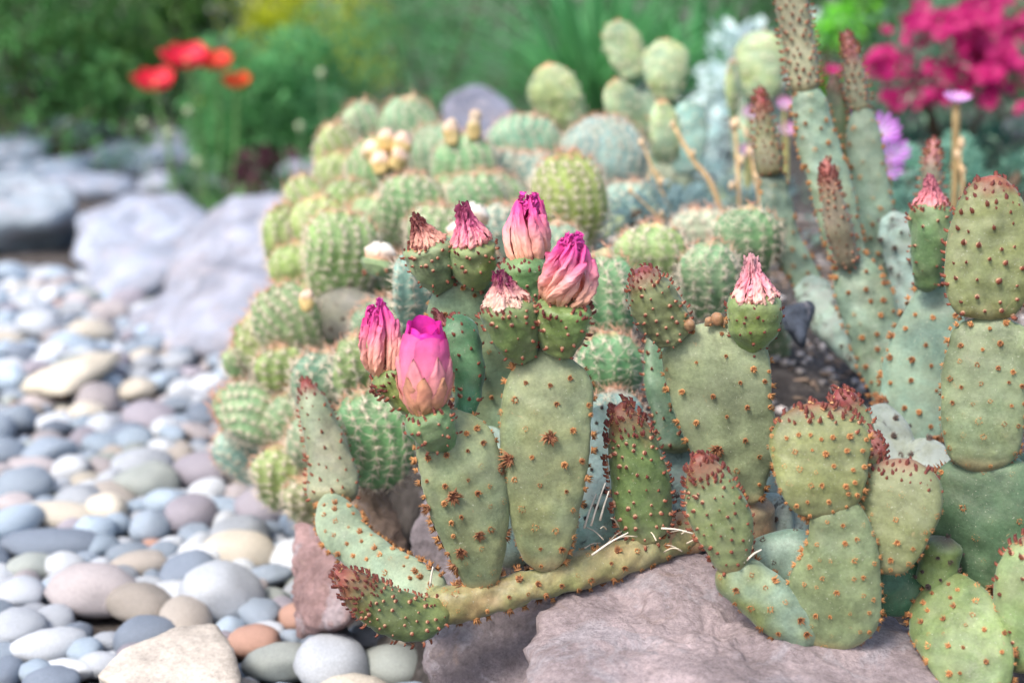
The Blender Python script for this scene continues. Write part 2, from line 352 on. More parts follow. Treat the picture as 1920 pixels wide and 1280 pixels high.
NAMED = [(178, 1110, 195, 115, 'pink-grey', -8, 'largest pinkish grey oval pebble in the pebble bed'), (417, 1115, 160, 125, 'pale grey', 15, 'broad pale grey pebble behind the cream flagstone'),
 (450, 1030, 150, 85, 'cream', 10, 'pale cream-grey pebble leaning against the pinkish red broken rock'), (110, 957, 150, 62, 'cream', 0, 'bright cream oval pebble with a pinkish end'),
 (40, 910, 120, 85, 'blue-grey', 10, 'large blue-grey pebble beside the bright cream oval pebble'), (275, 903, 125, 85, 'grey-green', -5, 'rounded grey-green pebble in the middle of the pebble bed'),
 (90, 1198, 150, 75, 'white', 38, 'long off-white pebble lying slanted among grey pebbles'), (35, 1170, 110, 95, 'pale grey', 25, 'pale bluish pebble behind the long off-white pebble'),
 (125, 1232, 60, 85, 'white', 80, 'small white upright pebble beside the long off-white pebble'), (185, 1225, 68, 85, 'pale grey', 100, 'small pale rounded pebble left beside the cream flagstone corner'),
 (270, 1182, 135, 80, 'slate', 18, 'smooth slate-blue oblong pebble touching the cream flagstone'), (92, 1265, 115, 75, 'slate', 10, 'dark slate pebble in front of the small white upright pebble'),
 (480, 1190, 95, 95, 'salmon', 60, 'salmon-orange pebble standing beside the cream flagstone'), (535, 1228, 165, 80, 'grey-green', 28, 'long grey pebble slanting beside the salmon-orange pebble'),
 (622, 1245, 150, 120, 'pale grey', 30, 'big pale lilac-grey wedge-shaped pebble below the broken rock'), (735, 1235, 125, 85, 'grey-green', -10, 'grey-green speckled pebble under the curled red-tipped pad'),
 (685, 1178, 95, 62, 'pale grey', 0, 'small rounded grey pebble directly under the red tip of the curled pad'), (765, 1282, 130, 55, 'blue-grey', 0, 'bluish pebble half hidden at the foot of the mauve-grey stone'),
 (95, 1012, 190, 70, 'slate', 5, 'wide dark grey pebble in front of the bright cream oval pebble'), (120, 1048, 80, 60, 'white', 30, 'white pebble propped on the largest pinkish pebble'),
 (262, 1047, 120, 62, 'tan', 12, 'flat tan-grey pebble behind the largest pinkish pebble'), (492, 950, 130, 100, 'mauve', 35, 'dark mauve pebble under the lowest spiny pad'),
 (355, 965, 110, 90, 'mauve', -20, 'mauve-grey pebble beneath the red-marked white pebble'), (170, 905, 75, 45, 'white', 25, 'small white pebble next to the rounded grey-green pebble'),
 (217, 968, 62, 62, 'light blue', 0, 'round light blue pebble beside the bright cream oval pebble'), (310, 795, 60, 60, 'white', 0, 'white squarish pebble in the middle distance of the pebble bed'),
 (238, 805, 85, 48, 'slate', 8, 'dark blue pebble beside the white squarish pebble'), (385, 860, 95, 55, 'pale grey', 20, 'pale pebble beside the bluish spiny pad'),
 (212, 838, 50, 55, 'tan', 60, 'small tan upright pebble in the pebble bed'), (398, 925, 42, 48, 'white', 70, 'small white pebble with a red mark'),
 (285, 1000, 34, 40, 'salmon', 70, 'tiny red pebble between grey pebbles'), (40, 1105, 95, 75, 'pale grey', 0, 'pale rounded pebble left of the largest pinkish pebble'),
 (325, 1090, 80, 40, 'pale grey', 0, 'flat pale pebble between the two largest pebbles'), (330, 1130, 55, 50, 'light blue', 0, 'small light pebble between the two largest pebbles'),
 (525, 1120, 60, 55, 'mauve', 0, 'small mauve pebble at the foot of the pinkish red broken rock'), (590, 1180, 60, 50, 'slate', 0, 'small dark pebble at the ochre foot of the broken rock'),
 (390, 1040, 90, 70, 'white', 30, 'white pebble pressed against the pale cream-grey pebble'), (60, 1050, 100, 60, 'grey-green', 20, 'grey-green pebble behind the largest pinkish pebble'),
 (10, 1240, 70, 80, 'slate', 0, 'bluish slate pebble beside the dark slate pebble'), (105, 655, 60, 60, 'white', 0, 'white rounded pebble behind the cream slab'), (135, 650, 100, 50, 'light blue', 15, 'light blue pebble touching the back of the cream slab'),
 (15, 690, 70, 50, 'white', 0, 'white pebble at the end of the cream slab')]
FIX = []
for i, (px, py, wd, hh, cn, rt, lb) in enumerate(NAMED):
    FIX.append(pebble(px, py, wd, hh, cn, rt, lb, k=i % 12))
# cream flagstone and slab
def zline(px, py, z): return atz(px, py, z)
rock('flagstone', [zline(188, 1262, .05), zline(235, 1218, .055), zline(330, 1180, .06), zline(405, 1165, .06), zline(424, 1190, .055), zline(452, 1290, .045), zline(300, 1330, .04), zline(195, 1290, .03), zline(230, 1262, 0.0), zline(420, 1230, 0.0), zline(330, 1330, 0.0)],
     (.50, .445, .385), 'cream angular flagstone lying on the pebbles', 'flagstone', 5, .02, 26, 61, mat='pebble')
rock('flagstone', [zline(38, 728, .03), zline(62, 700, .05), zline(165, 662, .06), zline(232, 658, .05), zline(215, 684, .04), zline(130, 742, .03), zline(60, 745, .0), zline(200, 690, .0), zline(120, 690, .0)],
     (.74, .66, .52), 'thin cream slab lying in the middle of the pebble bed', 'flagstone', 4, .02, 24, 63, mat='pebble')
FIX += [(*zline(320, 1245, .02)[:2], .055), (*zline(140, 700, .02)[:2], .06)]
# fill: relaxed packing of circles over the bed
FIX = np.array(FIX); N = 1500
ys = rng.uniform(.95, 3.35, N * 3); xl = -.50 * ys - .12; xr = np.minimum(xb(ys) + .05, 0.05)
xs = xl + rng.uniform(0, 1, N * 3) * np.maximum(xr - xl, .01); keep = rng.uniform(0, 1, N * 3) < np.clip((xr - xl) / 1.6, .05, 1)
xs, ys = xs[keep][:N], ys[keep][:N]; N = len(xs)
rad = np.clip(rng.lognormal(math.log(.0165), .36, N), .009, .034)
X = np.concatenate([FIX[:, :2], np.stack([xs, ys], -1)]); R = np.concatenate([FIX[:, 2] * .93, rad]); nf = len(FIX)
for it in range(45):
    dx = X[:, None, 0] - X[None, :, 0]; dy = X[:, None, 1] - X[None, :, 1]; dd = np.sqrt(dx * dx + dy * dy) + 1e-9
    ov = np.maximum((R[:, None] + R[None]) * .92 - dd, 0); np.fill_diagonal(ov, 0)
    push = .28 * ov / dd; mv = np.stack([(push * dx).sum(1), (push * dy).sum(1)], -1); mv[:nf] = 0
    X += np.clip(mv, -.02, .02)
    X[nf:, 0] = np.minimum(X[nf:, 0], xb(X[nf:, 1]) + .05)
fx = np.linalg.norm(X[:, None] - X[None, :nf], axis=-1); bad = (fx < .75 * R[None, :nf]).any(1)
cn = list(PCOL); wts = np.array([.26, .15, .22, .045, .05, .045, .11, .012, .05, .05, .14]); wts /= wts.sum()
names = rng.choice(cn, len(X), p=wts)
cells = []
for i in range(nf, len(X)):
    if bad[i]: continue
    x, y = X[i]; d = y * CP - (0 - CAM_H) * SP
    px = 960 + x / d * FPX; py = 640 - ((y * SP - CAM_H * CP) / d) * FPX
    inn = -20 < px < 700 and 380 < py < 1300
    cells.append((R[i] / d if inn else R[i] / d * .01, i, px, py))
cells.sort(reverse=True); stuff = MB()
LM = [(*atz(320, 1240, .02)[:2], 'the cream flagstone'), (*atz(140, 700, .02)[:2], 'the thin cream slab'), (*atz(178, 1110, .02)[:2], 'the largest pinkish pebble'), (*atz(110, 957, .02)[:2], 'the bright cream oval pebble'),
      (*atz(590, 1120, .02)[:2], 'the pinkish red broken rock'), (*atz(480, 900, .02)[:2], 'the lowest spiny pads'), (*atz(420, 650, .02)[:2], 'the broad lavender-grey slab'), (*atz(250, 560, .02)[:2], 'the long ledge rock'),
      (*atz(30, 470, .02)[:2], 'the flat-topped ledge rock'), (*atz(275, 903, .02)[:2], 'the rounded grey-green pebble'), (*atz(310, 795, .02)[:2], 'the white squarish pebble'), (*atz(620, 1245, .02)[:2], 'the big lilac-grey wedge-shaped pebble')]
def near_mark(x, y): return min(LM, key=lambda m: math.hypot(m[0] - x, m[1] - y))[2]
NIND = 295 - len(NAMED)
for q, (score, i, px, py) in enumerate(cells):
    x, y = X[i]; r = R[i]; a, b, c = r * rng.uniform(1.0, 1.3), r * rng.uniform(.78, 1.0), r * rng.uniform(.5, .8); rz = rng.uniform(0, 3.14); k = int(rng.integers(12))
    col = np.array(PCOL[names[i]]) * rng.uniform(.68, 1.06); z = c * rng.uniform(.45, .95)
    if q < NIND:
        o = link('pebble', PEB[k][0]); o.location = (x, y, z); o.scale = (a, b, c); o.rotation_euler = (rng.uniform(-.25, .25), rng.uniform(-.25, .25), rz)
        o.color = tuple(np.clip(col, 0, 1)) + (1,)
        lb = '%s %s %s pebble lying near %s' % ('small' if r < .015 else 'middling' if r < .021 else 'fairly large', names[i], 'long' if a / b > 1.35 else 'rounded', near_mark(x, y)); tag(o, lb, 'pebble', lb.replace('pebble lying', 'pebbles lying'))
    else:
        V = dirs2 * (1 + .12 * vnoise(dirs2 * 1.4, i % 97))[:, None] * np.array([a, b, c]); cz, sz = math.cos(rz), math.sin(rz)
        V = V @ np.array([[cz, sz, 0], [-sz, cz, 0], [0, 0, 1]]) + np.array([x, y, z - .004]); stuff.add(V, F2, col)
o = stuff.build('far_pebbles', M['pebble'], None, loc=(0, 0, 0)); tag(o, 'mass of small grey and blue pebbles filling the pebble bed', 'pebbles', kind='stuff')

# ------------------------------------------------------------------ cactus pads
def sur(V): return V
AREO = {}
def cone(mb, p, q, r, col0, col1, n=3, bend=None):
    p, q = np.asarray(p, float), np.asarray(q, float); T = nrm(q - p); ref = np.array([0, 0, 1.0]) if abs(T[2]) < .9 else np.array([1.0, 0, 0])
    U = nrm(np.cross(T, ref)); W_ = np.cross(U, T); th = np.linspace(0, 2 * np.pi, n, endpoint=False)
    ring = np.cos(th)[:, None] * U + np.sin(th)[:, None] * W_
    if bend is None:
        V = np.vstack([p + ring * r, q]); F = [[j, (j + 1) % n, n] for j in range(n)]; C = np.vstack([np.repeat([col0], n, 0), [col1]])
    else:
        m = (p + q) / 2 + np.asarray(bend); V = np.vstack([p + ring * r, m + ring * r * .85, q])
        F = [[j, (j + 1) % n, n + j] for j in range(n)] + [[(j + 1) % n, n + (j + 1) % n, n + j] for j in range(n)] + [[n + j, n + (j + 1) % n, 2 * n] for j in range(n)]
        C = np.vstack([np.repeat([col0], n, 0), np.repeat([(np.array(col0) + col1) / 2], n, 0), [col1]])
    mb.add(V, F, C)
def dome(mb, r, h, col0, col1, n=7):
    th = np.linspace(0, 2 * np.pi, n, endpoint=False)
    V = np.vstack([np.stack([np.cos(th) * r, np.sin(th) * r, 0 * th - .15 * r], -1), np.stack([np.cos(th) * r * .7, np.sin(th) * r * .7, 0 * th + h * .7], -1), [[0, 0, h]]])
    F = [[j, (j + 1) % n, n + j] for j in range(n)] + [[(j + 1) % n, n + (j + 1) % n, n + j] for j in range(n)] + [[n + j, n + (j + 1) % n, 2 * n] for j in range(n)]
    C = np.vstack([np.repeat([col0], n, 0), np.repeat([col1], n + 1, 0)]); mb.add(V, F, C)
def areole_mesh(kind, v):
    r = np.random.default_rng(v * 7 + len(kind)); mb = MB()
    if kind in ('tuft', 'pale', 'dark', 'bigtuft'):
        dk, lt = {'tuft': ((.12, .045, .02), (.50, .23, .085)), 'pale': ((.26, .10, .035), (.66, .34, .13)), 'dark': ((.04, .03, .025), (.16, .11, .09)), 'bigtuft': ((.14, .05, .025), (.42, .2, .09))}[kind]
        dome(mb, 1.05, .45, np.array(lt) * .8, dk, 6); n = 26 if kind == 'bigtuft' else 12
        for j in range(n):
            a = j * 2.4 + r.uniform(-.3, .3); q = (.35 + .65 * math.sqrt((j + .5) / n)) if kind == 'bigtuft' else .55; e = r.uniform(.5, 1.2)
            cone(mb, (math.cos(a) * q * .8, math.sin(a) * q * .8, .2), (math.cos(a) * q * r.uniform(1.3, 2.5), math.sin(a) * q * r.uniform(1.3, 2.5), .6 + e * 1.0), .3, dk, np.array(lt) * r.uniform(.7, 1.4))
    elif kind == 'young':                     # pale cushion with a small red-brown leaf hooked up over it
        dome(mb, .9, .4, (.30, .15, .08), (.46, .29, .18), 7)
        cone(mb, (0, -.25, .3), (0, 1.0 + r.uniform(-.2, .3), 1.7 + r.uniform(-.3, .5)), .66, (.30, .09, .045), (.07, .02, .02), 5, (0, -.2, .4))
    elif kind == 'leaf':                      # long red leaf of the growing tip
        dome(mb, .9, .5, (.5, .25, .12), (.62, .34, .16), 5)
        cone(mb, (0, 0, 0), (r.uniform(-.4, .4), 2.5 + r.uniform(-.4, .5), 1.5 + r.uniform(-.4, .5)), .86, (.19, .055, .035), (.085, .014, .018), 5, (0, -.1, .75))
    return mb.arr()
AV = {k: [areole_mesh(k, v) for v in range(4)] for k in ('tuft', 'pale', 'dark', 'bigtuft', 'young', 'leaf')}
AM = {}
AN = {'tuft': 'glochid_tuft', 'pale': 'glochid_tuft', 'dark': 'glochid_tuft', 'bigtuft': 'glochid_tuft', 'young': 'cushion', 'leaf': 'tip_leaf'}
def areole_data(kind, v):
    if (kind, v) not in AM:
        V, F, C = AV[kind][v]; AM[kind, v] = raw_mesh(AN[kind], V, F, C); AM[kind, v].materials.append(M['spine'])
    return AM[kind, v]
PENDING = {}                                   # plant -> [(score, pad object, kind, variant, position, basis, size)]

def bezel(vals, t): return np.maximum(crom(vals, t)[:, 0], .02)
PADP = {'pad': [.52, .72, .9, 1.0, 1.0, .95], 'long': [.80, .90, .98, 1.0, 1.0, .97], 'finger': [.86, 1.0, 1.02, .98, .88, .72], 'round': [.6, .85, 1.0, 1.0, .96, .9], 'egg': [.45, .75, .98, 1.03, .98, .9],
        'cup': [.42, .62, .82, .95, 1.0, 1.0], 'col': [.85, .98, 1.0, .95, .85, .7], 'branch': [1, 1, 1, 1, 1, 1], 'spear': [.9, 1.0, .95, .82, .62, .42], 'top': [.62, .82, .97, 1.02, 1.0, .92]}
class Pad: pass
def pad(root, pts, W, T=.42, yaw=0, prof='pad', cb=.10, ct=.30, c1=(.2, .26, .13), c2=None, tip=None, tipt=.8, tipw=1.0, basecol=None, ar='tuft', sp=.016, asz=.0017, bh=.0010, bs=.0045,
        halo=.25, red=None, name='pad', mat='skin', nt=44, nth=56, parent=None, spines=False, wob=.07, jit=.55, leaft=2, youngt=2, seed=None, stag=True, bumpmix=0, nspine=6, slen=.007, drift=0.0, big=0.0, label=None, rim=None, knob=0.0, spt=None):
    """one pad: pts = photo positions with distances from base to tip, W = full width in photo pixels"""
    seed = int(rng.integers(1e6)) if seed is None else seed; r = np.random.default_rng(seed)
    C0 = np.array([at(*p) for p in pts]); dm = np.mean([p[2] for p in pts]); hw = S(W, dm) / 2
    tt = np.linspace(0, 1, 200); CC = crom(C0, tt); TT = nrm(np.gradient(CC, axis=0)); L = np.linalg.norm(np.diff(CC, axis=0), axis=1).sum()
    prv = np.array(PADP[prof]) if isinstance(prof, str) else np.array(prof)
    cap = np.ones(200); u_ = np.clip((tt - (1 - ct)) / ct, 0, 1); cap *= np.sqrt(np.maximum(1 - u_ ** 2, 0)); u_ = np.clip((cb - tt) / cb, 0, 1); cap *= np.sqrt(np.maximum(1 - u_ ** 2, 0))
    wv = bezel(prv, tt) * hw * (1 + wob * vnoise(np.stack([tt * 5, 0 * tt, 0 * tt], -1), seed % 991)) * cap
    hv = bezel(.55 + .45 * prv, tt) * hw * T * cap ** .8
    if T > .8: hv = wv * T
    N0 = nrm(CAMP - CC); N0 = nrm(N0 - (N0 * TT).sum(1)[:, None] * TT); ya = math.radians(yaw)
    U0 = np.cross(TT, N0); NN = N0 * math.cos(ya) + U0 * math.sin(ya); UU = np.cross(TT, NN)
    def f(A, t):
        A = A if A.ndim > 1 else A[:, None]; x = np.clip(t, 0, 1) * 199; i = np.minimum(x.astype(int), 198); g_ = (x - i)[..., None]
        return A[i] * (1 - g_) + A[i + 1] * g_
    def surf(t, th):
        c, s = np.cos(th), np.sin(th); e = 2 / 2.25; cc = np.sign(c) * np.abs(c) ** e; ss = np.sign(s) * np.abs(s) ** e
        return f(CC, t) + f(UU, t) * (f(wv, t)[..., 0] * cc)[..., None] + f(NN, t) * (f(hv, t)[..., 0] * ss)[..., None]
    def normal(t, th):
        e = 1e-3; a = surf(np.clip(t + e, 0, 1), th) - surf(np.clip(t - e, 0, 1), th); b = surf(t, th + e) - surf(t, th - e); n = nrm(np.cross(b, a))
        out = surf(t, th) - f(CC, t); sg = np.sign((n * out).sum(-1)); sg[sg == 0] = 1; return n * sg[..., None]
    tv = .5 - .5 * np.cos(np.linspace(0.035, np.pi - 0.035, nt)); tv = .25 * np.linspace(.0005, .9995, nt) + .75 * tv
    th = np.linspace(0, 2 * np.pi, nth, endpoint=False); TG, HG = np.meshgrid(tv, th, indexing='ij')
    V = surf(TG, HG); Nn = normal(TG, HG)
    # areole lattice
    al = []; nrow = max(int(L / sp), 2); tl_ = min(leaft, 1.0); rows = []; t = .6 * sp / L
    while t < .985:
        rows.append(t); t += (spt or sp) / L * (1 - .58 * float(sstep(tl_ - .22, tl_ + .02, t)) if leaft < 1 else 1)
    for i, t in enumerate(rows):
        if t < .035: continue
        sp_ = sp * (1 - .56 * float(sstep(tl_ - .22, tl_ + .02, t)) if leaft < 1 else 1)
        wi, hi = float(np.interp(t, tt, wv)), float(np.interp(t, tt, hv)); ths = np.linspace(0, 2 * np.pi, 160, endpoint=False)
        ring = np.stack([wi * np.cos(ths), hi * np.sin(ths)], -1); seg = np.linalg.norm(np.roll(ring, -1, 0) - ring, axis=1); per = seg.sum(); n = max(int(round(per / sp_)), 1)
        cum = np.concatenate([[0], np.cumsum(seg)])
        for j in range(n):
            s = ((j + (.5 * (i % 2) if stag else 0) + drift * i + r.uniform(-jit, jit) * .5) % n) / n * per
            al.append((np.clip(t + r.uniform(-jit, jit) * .5 / nrow, .03, .985), np.interp(s, cum, np.append(ths, 2 * np.pi))))
    nin = len(al)
    if rim is None and ar in ('tuft', 'pale', 'young') and not spines and T < .65: rim = .55
    if rim:
        for th0 in (0, math.pi):
            t = .06 + r.uniform(0, .02)
            while t < .97:
                al.append((t, th0 + r.normal() * .16)); t += sp * rim / L * r.uniform(.75, 1.3)
    al.append((.995, 0.3)); A = np.array(al); AP = surf(A[:, 0], A[:, 1]); ANm = normal(A[:, 0], A[:, 1])
    flat = V.reshape(-1, 3); dmat = np.linalg.norm(flat[:, None] - AP[None], axis=-1)
    gs = np.exp(-(dmat / bs) ** 2 / 2); bsum = gs.max(1); Nf = Nn.reshape(-1, 3)
    lowf = fbm(flat * 70, 2, seed % 53) * .0006 + fbm(flat * 25, 2, seed % 37) * .0019 + fbm(flat * np.array([40, 40, 120]), 2, seed % 31) * .0004 + knob * fbm(flat * 90, 3, seed % 29)
    flat = flat + Nf * (bsum * bh + lowf)[:, None]
    # colour
    tf = TG.reshape(-1); c1 = np.array(c1); c2 = np.array(c2) if c2 is not None else c1 * np.array([.92, 1.02, 1.02]); m = np.clip(.5 + .7 * fbm(flat * 38, 3, seed % 71), 0, 1)[:, None]
    col = c1 * (1 - m) + c2 * m
    hl = np.clip(np.exp(-(dmat.min(1) / (bs * .9)) ** 2) * halo, 0, 1)[:, None]; col = col * (1 - hl) + np.clip(c1 * np.array([1.5, 1.35, 1.0]) + .03, 0, 1) * hl
    if tip is not None:
        k = (sstep(tipt, min(tipt + .28, 1.0), tf + .05 * fbm(flat * 80, 2, 3)) * tipw)[:, None]; col = col * (1 - k) + np.array(tip) * k
    if basecol is None and not spines and mat == 'skin' and name == 'pad': basecol = c1 * .55 + np.array([.14, .09, .035])
    if basecol is not None:
        k = .8 * sstep(.16, .0, tf + .03 * fbm(flat * 90, 2, 5))[:, None]; col = col * (1 - k) + np.array(basecol) * k
    p0, p1 = f(CC, np.array([0.0]))[0], f(CC, np.array([1.0]))[0]; nb = len(flat)
    Vall = np.vstack([flat, flat[:nth].mean(0), flat[-nth:].mean(0)]); F = grid_tris(nt, nth, True)
    caps = [[nb, (j + 1) % nth, j] for j in range(nth)] + [[nb + 1, (nt - 1) * nth + j, (nt - 1) * nth + (j + 1) % nth] for j in range(nth)]
    col = np.vstack([col, col[:nth].mean(0), col[-nth:].mean(0)])
    o = mk(name, Vall, np.vstack([F, caps])[:, ::-1], M[mat], parent or root, np.clip(col, .01, .95))
    if label: o['label'] = label
    # areoles
    TA = f(TT, A[:, 0]); AP2 = AP + ANm * bh * .8
    if spines:
        mb = MB(); 
        for i in range(len(A)):
            n = ANm[i]; up = nrm(TA[i] - (TA[i] @ n) * n); sd_ = np.cross(up, n); p = AP2[i]; R3 = np.stack([sd_, up, n]);
            near = red is not None and A[i, 0] + .18 * abs(math.cos(A[i, 1])) ** 6 > .90
            cw = np.array([.78, .68, .54]) if not near else np.array(red)
            dm_ = MB(); dome(dm_, asz, asz * .8, cw * .8, cw, 5); v_, f_, c_ = dm_.arr(); mb.add(p + v_ @ R3, f_, c_)
            for q in range(nspine):
                a = q * 2 * np.pi / nspine + r.uniform(-.4, .4); e = r.uniform(.35, 1.1); dr = math.cos(a) * sd_ + math.sin(a) * up + e * n; dr = nrm(dr)
                cone(mb, p, p + dr * slen * r.uniform(.6, 1.3), .00048, cw * .9, np.clip(cw * 1.1, 0, .9))
        s_ = mb.build('spines', M['spine'], o); s_['kind'] = 'stuff'
    elif ar:
        for i in range(len(A)):
            n = ANm[i]; up = nrm(TA[i] - (TA[i] @ n) * n); sd_ = np.cross(up, n); k = ar; sz = asz * 1.14 * r.uniform(.6, 1.3)
            if A[i, 0] > leaft: k = 'leaf'; sz = asz * .86 * (1 + .25 * (A[i, 0] - leaft) / (1 - leaft + 1e-6)) * r.uniform(.75, 1.25)
            elif A[i, 0] > youngt: k = 'young'
            elif ar == 'tuft':
                x = r.uniform()
                if x < .35 or i >= nin: k = 'pale'
                if big and x > 1 - big: k = 'bigtuft'; sz = asz * r.uniform(1.6, 2.3)
            view = nrm(CAMP - AP2[i]); fac = max(float(view @ n), -.3) + .35
            rt = r.uniform(-.6, .6) if k in ('leaf', 'young') else r.uniform(0, 6.28)
            B = np.stack([math.cos(rt) * sd_ + math.sin(rt) * up, -math.sin(rt) * sd_ + math.cos(rt) * up, n], 1)
            PENDING.setdefault(root.name, []).append((sz * fac / np.linalg.norm(AP2[i] - CAMP), o, k, int(r.integers(4)), AP2[i], B, sz))
    P_ = Pad(); P_.o = o; P_.tip = p1; P_.dir = TT[-1]; P_.n = NN[-1]; P_.u = UU[-1]; P_.hw = hw; P_.surf = surf; P_.L = L; P_.normal = normal; P_.root = root
    return P_
def flush(root, limit=290):
    L = sorted(PENDING.pop(root.name, []), key=lambda a: -a[0]); loc = np.array(root.location); rest = {}
    for q, (s, o, k, v, p, B, sz) in enumerate(L):
        if q < limit:
            a = bpy.data.objects.new(AN[k], areole_data(k, v)); COLL.objects.link(a); a.parent = o
            a.location = p - loc; a.rotation_mode = 'QUATERNION'; a.rotation_quaternion = Matrix(B.tolist()).to_quaternion(); a.scale = (sz, sz, sz)
        else:
            mb = rest.setdefault(o.name, (o, MB()))[1]; V, F, C = AV[k][v]; mb.add(p + (V * sz) @ B.T, F, C)
    for o, mb in rest.values():
        x = mb.build('glochids', M['spine'], o); x['kind'] = 'stuff'

# ------------------------------------------------------------------ flowers
MAG, PINK, PEACH = np.array([.72, .03, .42]), np.array([.78, .17, .42]), np.array([.80, .36, .24])
def petal(O, Xa, Ya, Za, phi0, s, R, Z, hw, colf, crump, seed, ridge=0, curl=0, twist=0, nu=7, tround=0, fs=1.0):
    u = np.linspace(-1, 1, nu); SG, UG = np.meshgrid(s, u, indexing='ij'); ns = len(s)
    Rr, Zz, Hh = np.asarray(R)[:, None], np.asarray(Z)[:, None], np.asarray(hw)[:, None]
    base = np.stack([SG * 3 * fs, UG * 1.2 * fs, 0 * SG + phi0 * 3], -1); base_r = float(np.max(R))
    ph = phi0 + twist * SG + UG * Hh + crump * .55 * vnoise(base * 1.7, seed) * SG
    rr = Rr + base_r * (ridge * (1 - UG ** 2) + curl * UG ** 2 * SG + crump * .35 * fbm(base * 1.5, 3, seed + 5) + crump * .16 * vnoise(base * 6.5, seed + 6) + .012 * vnoise(np.stack([SG * 4, UG * 7, 0 * SG], -1), seed))
    zz = Zz - tround * UG ** 2 * SG ** 3 + base_r * crump * .3 * fbm(base * 1.3, 2, seed + 8)
    V = O + (rr * np.cos(ph))[..., None] * Xa + (rr * np.sin(ph))[..., None] * Ya + zz[..., None] * Za
    C = np.array([[colf(a, b) for b in u] for a in s]).reshape(-1, 3); C = C * (1 + .16 * fbm(base.reshape(-1, 3) * 3, 2, seed + 3))[:, None]
    return V.reshape(-1, 3), grid_tris(ns, nu, False), np.clip(C, .01, .95)
def lerp(a, b, t): return np.asarray(a) * (1 - t) + np.asarray(b) * t
